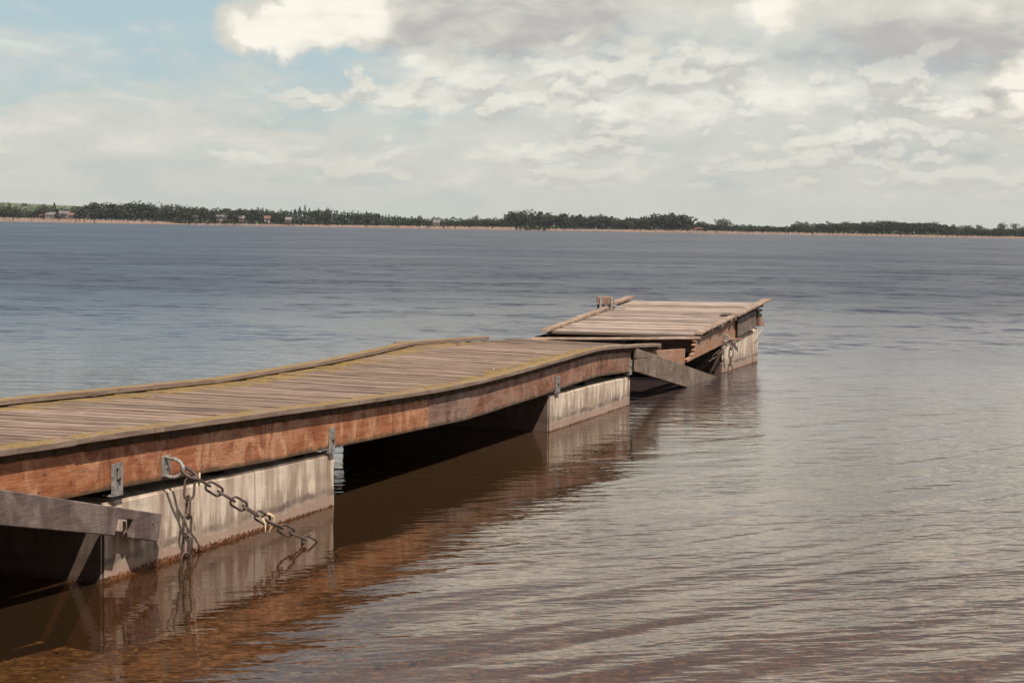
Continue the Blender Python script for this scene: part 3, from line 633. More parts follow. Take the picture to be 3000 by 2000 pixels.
# scraps lying on the deck
def scrap(s, d, tbl, size, label, mat, seed):
    r = random.Random(seed); bm = bmesh.new(); bmesh.ops.create_icosphere(bm, subdivisions=2, radius=1)
    for v in bm.verts: v.co = Vector((v.co.x * size[0], v.co.y * size[1], v.co.z * size[2])) * r.uniform(.75, 1.2)
    me = bpy.data.meshes.new('debris'); bm.to_mesh(me); bm.free(); me.materials.append(mat)
    f = (d + W) / W; z = smooth_interp(ZN, s) * f + smooth_interp(ZF, s) * (1 - f)
    o = link('debris', me, None, Matrix.Translation(J(s, d, z + size[2] * .6))); tag(o, label, 'debris'); return o
scrap(6.15, -.16, ZN, (.035, .022, .018), 'small dark clod lying near the lichened right edge of the walkway', M_nail, 1)
scrap(8.8, -1.45, ZN, (.03, .02, .015), 'small brown clod lying near the end of the short raised kerb board', M_nail, 2)
# ------------------------------------------------------------------ end platform
plat = empty('end_platform', J(15.3, -.9, .7), 'bleached tilted plank platform broken off at the far end of the jetty', 'platform')
RF, RB, LF, LB = (13.53, .075, .632), (17.6, .075, .90), (13.10, -1.95, .628), (17.32, -2.03, .882)
PP = make_planks(M_plat, .1300, .040, 6, 40); npk = 29
def lerp3(a, c, t): return tuple(a[i] + (c[i] - a[i]) * t for i in range(3))
for k in range(npk):
    t = (k + .5) / npk; a = lerp3(LF, LB, t); c = lerp3(RF, RB, t)
    A = J(a[0], a[1] + pr.uniform(-.015, .015), a[2] + pr.uniform(-.005, .005)); B = J(c[0], c[1] + pr.uniform(-.015, .02), c[2] + pr.uniform(-.005, .005))
    up = Vector((0, 0, 1)) - U * .063
    lay(PP[k % 6], A, B, up, plat, .040)
def pline(P0, P1, t0, t1, dz, off=0.0, n=5):
    r = []
    for i in range(n):
        q = lerp3(P0, P1, t0 + (t1 - t0) * i / (n - 1)); r.append((J(q[0], q[1] + off, q[2] + dz), N))
    return r
link('kerb_board', flat_board('kerb_board', pline(LF, LB, -.035, .66, .003, .04), .115, .040, M_pale, 51), plat)
link('kerb_board', flat_board('kerb_board', pline(LF, LB, .80, 1.01, .030, .02), .12, .038, M_pale, 52), plat)
link('edge_board', flat_board('edge_board', pline(RF, RB, -.005, .485, .0025, -.035), .10, .030, M_pale, 53), plat)
link('edge_board', flat_board('edge_board', pline(RF, RB, .50, 1.045, .0135, .0), .125, .036, M_pale, 54), plat)
# splintered side board
topl = [(13.60, .585), (14.5, .650), (15.76, .732)]
poly = [(15.76, .725), (14.6, .652), (13.56, .583), (13.52, .560), (13.36, .558), (13.42, .520), (13.30, .505), (13.40, .468), (13.33, .440), (13.36, .405), (13.20, .385), (13.22, .362), (12.97, .345), (12.99, .305), (13.82, .352), (14.8, .402), (15.76, .456)]
link('side_board', extrude_poly('side_board', poly, -.01, .035, M_tan, .003), plat)
link('far_side_board', extrude_poly('far_side_board', [(13.2, .58), (17.3, .835), (17.3, .6), (13.2, .36)], -1.98, -1.93, M_patch, .003), plat)
link('far_side_blocker', extrude_poly('far_side_blocker', [(12.9, .56), (15.3, .62), (15.3, -1.1), (12.9, -1.1)], -2.03, -1.99, M_shade, .003), plat)  # added board that shuts out the brightness behind the platform
link('front_blocker', jbox('front_blocker', 13.95, 14.0, -1.93, -.02, .36, .60, M_patch, 0, .003), plat)  # board added to cover the bright gap below the platform front
link('middle_joist', extrude_poly('middle_joist', [(13.5, .575), (17.4, .83), (17.4, .60), (13.5, .36)], -1.0, -.95, M_patch, .003), plat)
tag(link('side_panel', extrude_poly('side_panel', [(15.84, .742), (17.02, .812), (17.05, .550), (15.87, .476)], .037, .066, M_warm, .004), plat), 'grey flat side panel')
link('steel_strap', extrude_poly('steel_strap', [(15.70, .790), (15.78, .795), (15.80, .476), (15.72, .470)], .070, .078, M_chain, .001), plat)
link('strap_plate', jbox('strap_plate', 15.58, 15.80, -.16, .10, .782, .800, M_chain, .012, .003), plat)
# header plank hanging below the broken front
link('header_plank', fixn(flat_board('header_plank', [(J(12.62, -1.93, .540), U), (J(12.95, -1.2, .548), U), (J(13.2, -.6, .560), U), (J(13.50, .07, .575), U)], .11, .030, M_pale, 60)), plat)
tag(link('splinter', fixn(bevel_box('splinter', [J(12.42, -2.0, .52), J(12.60, -1.75, .54), J(12.72, -1.80, .54), J(12.60, -2.03, .52), J(12.42, -2.0, .545), J(12.60, -1.75, .572), J(12.72, -1.80, .572), J(12.60, -2.03, .548)], M_tan, .002)), plat), 'orange splintered board end')
for s0 in (15.2, 16.2, 17.2):
    bz = .395 + (s0 - 15.02) * .05
    link('cross_bearer', jbox('cross_bearer', s0 - .05, s0 + .05, -1.9, -.06, bz + .003, .632 + (s0 - 13.5) * .064 - .045, M_patch, .004), plat)
# stick wedged under
o = link('wooden_stick', fixn(bevel_box('wooden_stick', [J(15.38, .0, .452), J(15.93, .085, .432), J(15.90, .115, .432), J(15.36, .03, .452), J(15.38, .0, .472), J(15.93, .085, .450), J(15.90, .115, .450), J(15.36, .03, .472)], M_tan, .002)))
tag(o, 'short wooden stick jammed between the farthest float and the platform side board', 'stick')
# timber mooring block on the left edge
cl = empty('mooring_block', J(16.0, -1.97, .80), 'upright grey timber mooring block with two steel angles on left edge of platform', 'mooring block')
def cbox(s0, s1, d0, d1, z0, z1, mat, nm_): return link(nm_, jbox(nm_, s0, s1, d0, d1, z0, z1, mat, .004, .006), cl)
# the block faces the viewer: beam across d at s=15.9
cbox(15.90, 16.02, -2.12, -1.88, .865, .985, M_patch, 'timber_block')
cbox(15.93, 16.10, -2.115, -2.05, .785, .863, M_chain, 'foot')
cbox(15.95, 16.12, -1.95, -1.885, .790, .863, M_chain, 'foot')
for dd_ in (-2.035, -1.865):
    link('steel_angle', extrude_poly('steel_angle', [(15.86, .80), (15.875, .995), (15.89, .995), (15.885, .815), (15.93, .812), (15.93, .80)], dd_ - .02, dd_ + .012, M_galv, .001), cl)
link('steel_tongue', tube('steel_tongue', [J(15.9, -1.86, .865), J(15.93, -1.80, .835), J(15.95, -1.68, .820)], [.012, .012, .008], M_galv, 6), cl)
# splintered wedge of timber and bracket at the far right end
wd = empty('timber_wedge', J(17.6, .05, .65), 'splintered pale timber wedge hanging off the far right corner of platform', 'timber wedge')
link('block', extrude_poly('block', [(17.42, .745), (17.62, .735), (17.72, .60), (17.84, .575), (17.80, .522), (17.42, .545)], -.06, .03, M_tan, .005), wd)
link('bracket', extrude_poly('bracket', [(17.27, .80), (17.60, .80), (17.60, .775), (17.38, .76), (17.38, .56), (17.27, .555)], -.05, .045, M_chain, .002), wd)
o = link('white_cord', tube('white_cord', [J(17.45, .07, .55), J(17.38, .09, .50), J(17.20, .09, .46), J(17.08, .07, .41), J(17.06, .04, .34), J(17.02, .03, .26), J(17.05, .03, .15), J(17.08, .03, -.05)], .0045, M_rope, 5))
tag(o, 'thin white cord dangling down the right end of the farthest float', 'cord')
# ------------------------------------------------------------------ leaning planks
def lean_mesh(name, pts, d0, d1, mat): return extrude_poly(name, pts, d0, d1, mat, .005)
o = empty('leaning_plank', J(10.4, .06, .5), 'wide grey cracked plank leaning from the middle float down into the water', 'plank')
link('board', lean_mesh('board', [(10.37, .655), (14.9, -.07), (14.9, -.34), (10.42, .380), (10.415, .522), (11.15, .502), (10.41, .532)], .048, .088, M_warm), o)
link('cleat_batten', lean_mesh('cleat_batten', [(10.86, .578), (10.90, .575), (10.93, .30), (10.89, .30)], .089, .094, M_nail), o)
for a_, z_ in [(10.5, .60), (10.55, .43), (11.9, .30), (12.2, .33), (12.1, .22), (11.0, .41)]: nail(a_, .092, z_, o, 1.5)
o = empty('notched_board', J(-.5, .1, .4), 'dark grey notched board sloping down across the front end of the nearest float', 'board')
link('board', lean_mesh('board', [(-2.1, .925), (-.993, .674), (.428, .330), (.383, .178), (.130, .240), (.128, .345), (-.010, .372), (-.050, .286), (-.994, .497), (-2.15, .745)], .085, .130, M_grey), o)
nail(.32, .134, .30, o, 1.6)
link('rusty_lug', fixn(tube('rusty_lug', [J(.10, .09, .335), J(.112, .085, .29), (J(.10, .08, .25))], [.010, .013, .008], M_nail, 6)), o)
# ------------------------------------------------------------------ chains
def link_mesh(name, L, Wd, r, mat):
    pts = []; n = 7; h = L / 2 - Wd / 2
    for k in range(n + 1): a = -math.pi / 2 + math.pi * k / n; pts.append((h + math.cos(a) * Wd / 2, math.sin(a) * Wd / 2, 0))
    for k in range(n + 1): a = math.pi / 2 + math.pi * k / n; pts.append((-h + math.cos(a) * Wd / 2, math.sin(a) * Wd / 2, 0))
    return tube(name, pts, r, mat, 7, closed=True)
LM = link_mesh('link', .134, .058, .0076, M_chain)
def curve_pts(P, n=200):
    """Catmull-Rom through P"""
    out = []; Q = [P[0] * 2 - P[1]] + P + [P[-1] * 2 - P[-2]]
    for i in range(1, len(Q) - 2):
        for k in range(n):
            t = k / n; a, b_, c_, d_ = Q[i - 1], Q[i], Q[i + 1], Q[i + 2]
            out.append(.5 * ((2 * b_) + (c_ - a) * t + (2 * a - 5 * b_ + 4 * c_ - d_) * t * t + (3 * b_ - a - 3 * c_ + d_) * t ** 3))
    out.append(P[-1]); return out
def chain(label, P, pitch, group, mesh=LM, scale=1.0, twist0=0.0, seed=0):
    r = random.Random(seed)
    e = empty('chain', P[0], label, 'chain', group); C_ = curve_pts(P); acc = 0; last = C_[0]; nodes = [C_[0]]
    for c in C_[1:]:
        acc += (c - last).length; last = c
        if acc >= pitch * scale: nodes.append(c); acc = 0
    for i in range(len(nodes) - 1):
        a, c = nodes[i], nodes[i + 1]; x = (c - a).normalized(); ref = Vector((0, 0, 1)) if abs(x.z) < .8 else N
        z = (ref - x * ref.dot(x)).normalized(); y = z.cross(x)
        q = twist0 + (math.pi / 2 if i % 2 else 0) + r.uniform(-.22, .22)
        y2 = y * math.cos(q) + z * math.sin(q); z2 = x.cross(y2); m_ = (a + c) / 2
        M = Matrix(((x.x, y2.x, z2.x, m_.x), (x.y, y2.y, z2.y, m_.y), (x.z, y2.z, z2.z, m_.z), (0, 0, 0, 1))) @ Matrix.Scale(scale, 4)
        link('link', mesh, e, M)
    return e
def dshackle(s, zt, zb, out, label, r=.0115, sk=0.0):
    e = empty('shackle', J(s, .04, zt), label, 'shackle', 'chain shackles on the jetty side')
    link('plate', extrude_poly('plate', [(s - .045, zt), (s + .040, zt), (s + .040, zb + .01), (s - .045, zb)], .040, .049, M_galv, .002), e)
    nail(s, .052, (zt + zb) / 2 - .01, e, 2.2)
    zc = (zt + zb) / 2; h = (zt - zb) / 2; P = [J(s - .02, .047, zt - .004)]
    for k in range(11):
        a = math.pi / 2 - math.pi * k / 10
        P.append(J(s - .02 + sk * math.cos(a), .047 + out * .35 + math.cos(a) * out * .65, zc - .006 + math.sin(a) * h * .92))
    P.append(J(s - .02, .047, zb + .006)); link('bow', tube('bow', P, r, M_galv, 8), e); return e
dshackle(.60, .640, .520, .125, 'grey steel shackle bolted to the orange side board, holding the two nearest chains')
e = empty('connecting_ring', J(.60, .20, .54), 'thick steel ring joining the nearest shackle to its two chains', 'ring')
pts = []
for k in range(16):
    a = 2 * math.pi * k / 16; ca, sa = math.cos(a) * .050, math.sin(a) * .036
    pts.append(J(.61 + sa * .75 + ca * .45, .195 + ca * .75, .545 - ca * .62 + sa * .25))
link('ring_body', tube('ring_body', pts, .0105, M_chain, 8, closed=True), e)
chain('steel chain hanging straight down the nearest float into the water', [J(.600, .205, .515), J(.605, .19, .35), J(.615, .175, .16), J(.62, .17, -.05), J(.62, .17, -.30)], .112, 'mooring chains', twist0=.5, seed=2)
chain('steel chain slanting from the nearest shackle out into the water', [J(.640, .215, .520), J(.86, .285, .385), J(1.20, .39, .185), J(1.44, .465, .058), J(1.56, .507, -.005), J(1.70, .55, -.10), J(1.9, .62, -.22)], .112, 'mooring chains', twist0=.35, seed=3)
o = empty('rope_scrap', J(1.22, .39, .18), 'pale frayed bit of rope tied round the slanting nearest chain', 'rope scrap')
rp = [J(1.17, .36, .215), J(1.19, .40, .232), J(1.21, .425, .21), J(1.215, .42, .17), J(1.20, .40, .13), J(1.205, .40, .085)]
link('strand', tube('strand', rp, [.007, .009, .008, .006, .004, .0015], M_rope, 6), o)
link('strand', tube('strand', [J(1.17, .36, .215), J(1.175, .385, .17), J(1.165, .39, .13), J(1.175, .39, .10)], [.007, .006, .004, .001], M_rope, 6), o)
link('strand', tube('strand', [J(.655, .21, .55), J(.66, .215, .45), J(.65, .21, .36), J(.645, .205, .27), J(.65, .20, .23)], [.006, .005, .004, .003, .002], M_rope, 5), o) if False else None
o = link('rope_strand', tube('rope_strand', [J(.655, .235, .545), J(.662, .225, .45), J(.65, .215, .36), J(.645, .205, .27), J(.655, .205, .20)], [.006, .006, .005, .004, .002], M_rope, 5))
tag(o, 'brown rope strand hanging beside the vertical nearest chain', 'rope')
dshackle(15.0, .555, .455, .07, 'steel shackle bolted under the broken platform side board, above the far chains', sk=.02)
chain('short far chain hanging straight down in front of the farthest float', [J(15.02, .15, .46), J(15.03, .14, .25), J(15.05, .13, .0), J(15.05, .13, -.3)], .112, 'mooring chains', seed=6)
chain('short far chain slanting back to the left from the platform shackle', [J(14.98, .14, .47), J(14.72, .02, .30), J(14.45, -.12, .15), J(14.25, -.22, .0), J(14.1, -.3, -.15)], .112, 'mooring chains', seed=7)
# ------------------------------------------------------------------ far shore
nb = material('far_meadow'); wp = pos(nb); n1 = nb.noise(nb.mapv(wp, (.01, .03, .01)), 1, 4, .6)
principled(nb, nb.mix(nb.ss(n1, .4, .6), (.070, .082, .032), (.13, .135, .055)), .95); M_mead = nb.mat
TX = np.linspace(-1500, 1500, 121); TY = np.array([1100, 1104, 1112, 1125, 1150, 1200, 1300, 1450, 1700, 2000, 2400, 3000])
def ground_z(x, y):
    t = max(0, y - 1100)
    z = -.6 + min(t, 12) * .13 + min(t, 300) * .003
    z += 17.5 * math.exp(-((x + 560) / 105) ** 2) * min(1, max(0, (y - 1250) / 450))
    z += 2.5 * math.exp(-((x - 250) / 70) ** 2) * min(1, max(0, (y - 1115) / 60))
    return z
gv = [(x, y, ground_z(x, y)) for y in TY for x in TX]; gf = []
for j in range(len(TY) - 1):
    for i in range(len(TX) - 1): a = j * 121 + i; gf.append((a, a + 1, a + 122, a + 121))
tag(link('far_shore_ground', mesh_py('far_shore_ground', gv, gf, M_mead, True)), kind='structure')
PXM = 1100 / 4833
def wx(p, y=1100): return (p - 1500) / 4833 * y
# reed belt along the water: pale dry blades in dense clumps
nb = material('dry_reed'); wp = pos(nb); principled(nb, nb.mix(nb.noise(wp, .12, 4, .6), (.235, .155, .120), (.36, .250, .195)), .95); M_reed = nb.mat
RT = [(-900, 3.0), (0, 3.4), (425, 2.9), (480, 2.2), (520, 1.0), (640, 1.5), (1000, 1.9), (1270, 2.4), (1500, 2.5), (1560, .8), (1600, 1.8), (2000, 2.3), (2600, 1.9), (3000, 1.6), (4200, 1.6)]
vv = []; ff = []; rr = random.Random(9)
for k in range(26000):
    p = rr.uniform(-600, 3600); h = interp(RT, p) * rr.uniform(.45, .88); y = 1100 + rr.uniform(0, 9) ** 1.0
    if 1500 < p < 1600 and rr.random() < .8: continue
    x = wx(p) ; w_ = rr.uniform(.25, .7); b0 = len(vv); g = -.3
    vv += [(x - w_, y, g), (x + w_, y + rr.uniform(-.3, .3), g), (x + w_ * .4, y + rr.uniform(-.3, .3), g + .3 + h), (x - w_ * .5, y, g + .3 + h * .96)]; ff.append((b0, b0 + 1, b0 + 2, b0 + 3))
tag(link('reed_belt', mesh_py('reed_belt', vv, ff, M_reed)), 'pale pinkish belt of dry reeds along the far shore', 'reeds', kind='stuff')
def foliage(name, c1, c2):
    nb = material(name); wp = pos(nb); n1 = nb.noise(wp, .35, 3, .6); r = orand(nb)
    c = nb.mix(nb.ss(n1, .35, .65), c1, c2); hs = nb.n.new('ShaderNodeHueSaturation'); nb.l.new(c, hs.inputs['Color']); nb.l.new(nb.m('ADD', .75, nb.m('MULTIPLY', r, .5)), hs.inputs['Value'])
    p = principled(nb, hs.outputs[0], .9, spec=.15); return nb.mat
M_leaf = foliage('broadleaf_foliage', (.018, .022, .014), (.042, .046, .024))
M_leaf2 = foliage('bluish_foliage', (.036, .042, .034), (.070, .078, .055))
M_con = foliage('conifer_foliage', (.016, .020, .015), (.036, .042, .026))
nb = material('bark'); principled(nb, (.06, .045, .038), .9); M_bark = nb.mat
def crown_mesh(name, kind, seed, mat, n=430):
    r = random.Random(seed); v = []; f = []
    def leaf(p, s):
        a = Vector((r.gauss(0, 1), r.gauss(0, 1), r.gauss(0, .7))).normalized(); u_ = a.orthogonal().normalized(); w_ = a.cross(u_)
        b0 = len(v); v.extend([p + u_ * s, p + w_ * s * .8, p - u_ * s * .9, p - w_ * s * .7]); f.append((b0, b0 + 1, b0 + 2, b0 + 3))
    if kind == 'round':
        lobes = [(Vector((r.uniform(-.28, .28), r.uniform(-.28, .28), r.uniform(.30, .80))), r.uniform(.14, .25)) for _ in range(11)]
        lobes.append((Vector((0, 0, .55)), .28))
        for _ in range(n):
            c_, R_ = r.choice(lobes); d = Vector((r.gauss(0, 1), r.gauss(0, 1), r.gauss(0, 1))).normalized() * R_ * r.uniform(.55, 1.05); leaf(c_ + d, r.uniform(.030, .062))
    elif kind == 'tall':
        for _ in range(n):
            t = r.random(); R_ = .17 * (math.sin(math.pi * (t * .86 + .10)) ** .6) * (1 + .3 * math.sin(t * 19 + seed)); a = r.uniform(0, 6.28); leaf(Vector((math.cos(a) * R_ * r.uniform(.4, 1), math.sin(a) * R_ * r.uniform(.4, 1), .16 + t * .84)), r.uniform(.028, .055))
    else:
        for _ in range(n):
            t = r.random() ** 1.25; R_ = .19 * (1 - t) ** .85 * (1 + .35 * math.sin(t * 40 + seed)); a = r.uniform(0, 6.28); q = r.uniform(.45, 1.0); leaf(Vector((math.cos(a) * R_ * q, math.sin(a) * R_ * q, .08 + t * .92)), r.uniform(.022, .046) * (1.2 - .6 * t))
    return mesh_py(name, v, f, mat)
def trunk_mesh(): return tube('trunk', [Vector((0, 0, 0)), Vector((.004, .003, .25)), Vector((-.004, 0, .5)), Vector((0, .004, .8))], [.022, .017, .012, .004], M_bark, 6)
TR = trunk_mesh()
CR = {'round': [crown_mesh('crown', 'round', 100 + i, M_leaf) for i in range(5)], 'tall': [crown_mesh('crown', 'tall', 200 + i, M_leaf) for i in range(3)],
      'con': [crown_mesh('crown', 'con', 300 + i, M_con) for i in range(4)], 'pale': [crown_mesh('crown', 'round', 400 + i, M_leaf2, 300) for i in range(3)]}
NAMES = {'round': 'broadleaf_tree', 'tall': 'tall_tree', 'con': 'spruce_tree', 'pale': 'broadleaf_tree'}
tk = random.Random(21)
def tree(kind, x, y, h, wid, label, group=None, z=None):
    e = empty(NAMES[kind], (x, y, ground_z(x, y) if z is None else z), label, 'tree', group)
    a = tk.uniform(0, 6.28)
    M = Matrix.Translation(e.location) @ Matrix.Rotation(a, 4, 'Z') @ Matrix.Diagonal((wid, wid, h, 1))
    link('crown', tk.choice(CR[kind]), e, M); link('trunk', TR, e, Matrix.Translation(e.location) @ Matrix.Diagonal((h, h, h, 1))); return e
def shore_px(x): return 649 + .017 * x
# skyline of the wood (photo column, height above the water line in metres at the shore)
def Z5(l, x0, sh): return [((x0 + a / 2.352), ((shore_px(x0 + a / 2.352)) - (550 + c / 2.352)) * PXM) for a, c in l]
SKY1 = Z5([(0, 130), (60, 120), (140, 150), (250, 165), (290, 120), (330, 130), (370, 112), (420, 160), (505, 165), (540, 135), (600, 105), (650, 92), (800, 90), (1000, 102), (1100, 104), (1270, 112), (1310, 130), (1400, 124), (1500, 142), (1650, 148), (1690, 140), (1790, 140), (1850, 158), (1920, 155), (1980, 165), (2040, 128), (2100, 124), (2200, 138), (2290, 156), (2352, 165)], 0, 0)
SKY2 = Z5([(130, 150), (170, 160), (230, 185), (280, 160), (330, 165), (440, 172), (480, 190), (520, 184), (570, 186), (640, 200), (720, 213), (850, 222), (1060, 228), (1120, 222), (1210, 220), (1290, 218), (1340, 208), (1370, 178), (1430, 153), (1500, 158), (1520, 178), (1550, 168), (1600, 173), (1720, 173), (1790, 182), (1850, 198), (1900, 183), (2040, 180), (2080, 208), (2200, 214), (2260, 198), (2310, 214), (2350, 190)], 900, 0)
SKY3 = [(1905, 13.0), (1930, 13.6), (1975, 13.6), (1998, 13), (2010, 8), (2018, 3.5)]
SKY4 = Z5([(50, 275), (90, 240), (130, 240), (170, 265), (220, 250), (320, 262), (480, 264), (600, 267), (700, 272), (725, 290), (760, 245), (830, 248), (860, 262), (930, 252), (1000, 256), (1040, 240), (1200, 236), (1350, 223), (1440, 228), (1560, 243), (1700, 246), (1800, 262), (1880, 273), (1990, 280), (2100, 290), (2190, 275), (2300, 285), (2352, 280)], 2000, 0)
SKY = SKY1 + SKY2 + SKY3 + SKY4
SKY = sorted(SKY); SKY = [(-700, 9), (-200, 10)] + SKY + [(3300, 6), (3900, 8)]
# individual trees of the wood edge
count = 0
p = -40.0
REG = [(100, 'at the far left end of the far shore'), (240, 'around the pink houses at the far left'), (560, 'in the tall dense wood on the left'),
       (850, 'around the pink houses left of centre'), (1000, 'in the dark high clump left of centre'), (1180, 'in the jagged row left of centre'), (1465, 'in the low scrub before the tall grove'),
       (1600, 'in the tall dark grove at centre'), (1790, 'in the level wood right of the grove'), (2015, 'in the big dark clump right of centre'), (2320, 'in the low bushes right of the big clump'),
       (2560, 'on the left slope of the wooded hill'), (2760, 'on the right slope of the wooded hill'), (9999, 'at the far right end of the far shore')]
while p < 3040:
    h = interp(SKY, p)
    gap = (100 < p < 118) or (190 < p < 212)
    if not gap and h > 2.2:
        y = tk.uniform(1112, 1128); hh = (h + .2) * y / 1100 * tk.uniform(.86, 1.07)
        con = (p < 200 and tk.random() < .3) or (600 < p < 1180 and tk.random() < .5)
        if 1470 < p < 1700: kind = 'tall' if tk.random() < .5 else 'round'
        elif 2300 < p < 2860: kind = 'round'
        else: kind = 'con' if con else 'round'
        g = ground_z(wx(p, y), y)
        wid = {'con': 1.15, 'tall': 1.5, 'round': 1.6}[kind] * max(hh, 7) * tk.uniform(.85, 1.15)
        where = next(t for lim, t in REG if p < lim)
        lab = {'con': 'dark pointed spruce ', 'tall': 'tall dark narrow tree ', 'round': 'dark green round tree '}[kind] + where
        grp = {'con': 'spruces ', 'tall': 'tall trees ', 'round': 'round trees '}[kind] + where
        tree(kind, wx(p, y), y, max(1.5, hh - g), wid, lab, grp); count += 1
    p += max(8.0, min(15, h * 1.0)) * tk.uniform(.8, 1.2)
# dense understorey that closes the wood
vv = []; ff = []; ur = random.Random(31)
for k in range(52000):
    p = ur.uniform(-600, 3600); h = interp(SKY, p); d_ = ur.uniform(0, 30); y = 1110 + d_
    if k % 5 == 0: y = ur.uniform(1101, 1107)
    gapf = 1.0
    for (a, c) in ((98, 215), (555, 675), (690, 720), (770, 800), (830, 850), (1262, 1284), (2010, 2058)):
        if a < p < c: gapf = .33
    z = ur.uniform(.2, max(1.2, (h - .8) * .93 * gapf)); x = wx(p, y)
    if k % 5 == 0: z = ur.uniform(.2, min(2.8, h * .4)); s_ = ur.uniform(.35, .95); b0 = len(vv); g = 0
    a = Vector((ur.gauss(0, 1), ur.gauss(0, 1), ur.gauss(0, .8))).normalized(); u_ = a.orthogonal().normalized(); w_ = a.cross(u_); c_ = Vector((x, y, z))
    vv += [c_ + u_ * s_, c_ + w_ * s_, c_ - u_ * s_, c_ - w_ * s_]; ff.append((b0, b0 + 1, b0 + 2, b0 + 3))
tag(link('woodland_undergrowth', mesh_py('woodland_undergrowth', vv, ff, M_leaf)), 'dense dark green undergrowth and brush filling the far shore wood', 'undergrowth', kind='stuff')
# second, paler line of far trees behind, seen over the gaps
vv = []; ff = []
BK = [(-500, 11), (60, 11.5), (200, 9.5), (225, 9.0), (560, 11), (700, 10), (860, 10.2), (1000, 8.5), (1250, 7.0), (1460, 7.5), (1780, 9), (1860, 8.4), (1950, 8), (2040, 5.5), (2130, 6.4), (2300, 4.8), (2320, 7), (2500, 9), (2700, 8), (2800, 7.3), (2900, 6.2), (3000, 6.6), (3600, 8)]
for k in range(15000):
    p = ur.uniform(-500, 3500); h = interp(BK, p) * (1 + .08 * math.sin(p * .11) + .05 * math.sin(p * .31)); y = 1500 + ur.uniform(0, 60)
    q = y / 1100
    z = ur.uniform(-.5, h * q - 2 * (q - 1)); x = wx(p, y); s_ = ur.uniform(.8, 1.6); b0 = len(vv)
    a = Vector((ur.gauss(0, 1), ur.gauss(0, 1), ur.gauss(0, .8))).normalized(); u_ = a.orthogonal().normalized(); w_ = a.cross(u_); c_ = Vector((x, y, z))
    vv += [c_ + u_ * s_, c_ + w_ * s_, c_ - u_ * s_, c_ - w_ * s_]; ff.append((b0, b0 + 1, b0 + 2, b0 + 3))
M_back = foliage('distant_foliage', (.050, .060, .050), (.080, .090, .068))
tag(link('distant_woodland', mesh_py('distant_woodland', vv, ff, M_back)), 'paler distant woodland on the rise behind the shore wood', 'woodland', kind='stuff')
# single trees one can point to
def lone(kind, p, top, wpx, label, y=1140):
    h = (shore_px(p) - top) * PXM * y / 1100
    return tree(kind, wx(p, y), y, h - ground_z(wx(p, y), y) * .9, wpx * PXM * y / 1100 * 1.45, label)
lone('round', 125, 597, 20, 'left tree of the dark pair above the pink houses at far left')
lone('tall', 157, 595, 22, 'right tree of the dark pair above the pink houses at far left')
lone('con', 1020, 616, 10, 'narrow spruce poking above the wood left of centre')
lone('pale', 1224, 630, 13, 'small lone bluish tree above the low scrub left of centre', 1200)
lone('pale', 1391, 629, 17, 'small lone round tree left of the tall dark grove', 1180)
lone('round', 1506, 615, 58, 'broad domed tree at the left end of the tall dark grove', 1112)
lone('con', 1590, 652, 14, 'dark bush-like spruce standing at the water in front of the reeds', 1101)
lone('round', 1880, 633, 36, 'round dark tree between the grove and the big right hand clump', 1122)
lone('round', 1925, 629, 34, 'left crown of the big dark clump right of centre', 1116)
lone('tall', 1962, 625, 42, 'middle crown of the big dark clump right of centre', 1113)
lone('round', 1992, 630, 36, 'right crown of the big dark clump right of centre', 1118)
lone('round', 2045, 648, 28, 'small round dark tree behind the low pale house on the right', 1150)
lone('pale', 2099, 641, 28, 'pale left tree of the airy pair above the low scrub', 1135)
lone('pale', 2115, 639, 28, 'pale right tree of the airy pair above the low scrub', 1135)
lone('pale', 2328, 649, 30, 'greyish round tree at the left foot of the wooded hill', 1200)
lone('con', 2351, 651, 9, 'thin spruce beside the greyish tree left of the wooded hill', 1200)
lone('pale', 2395, 655, 26, 'low bluish tree on the left slope of the wooded hill', 1220)
lone('pale', 2730, 650, 20, 'small tree cresting the right slope of the wooded hill', 1200)
lone('pale', 2786, 655, 20, 'bluish tree just right of the wooded hill', 1250)
lone('pale', 2827, 660, 24, 'bluish tree second right of the wooded hill', 1250)
lone('pale', 2858, 656, 18, 'slim bluish tree left of the far right gap', 1250)
lone('pale', 2931, 652, 32, 'large round bluish tree near the right edge', 1200)
lone('pale', 2962, 654, 26, 'bluish tree beside the large round one near the right edge', 1200)
lone('pale', 2993, 654, 22, 'bluish tree cut by the right picture edge', 1200)
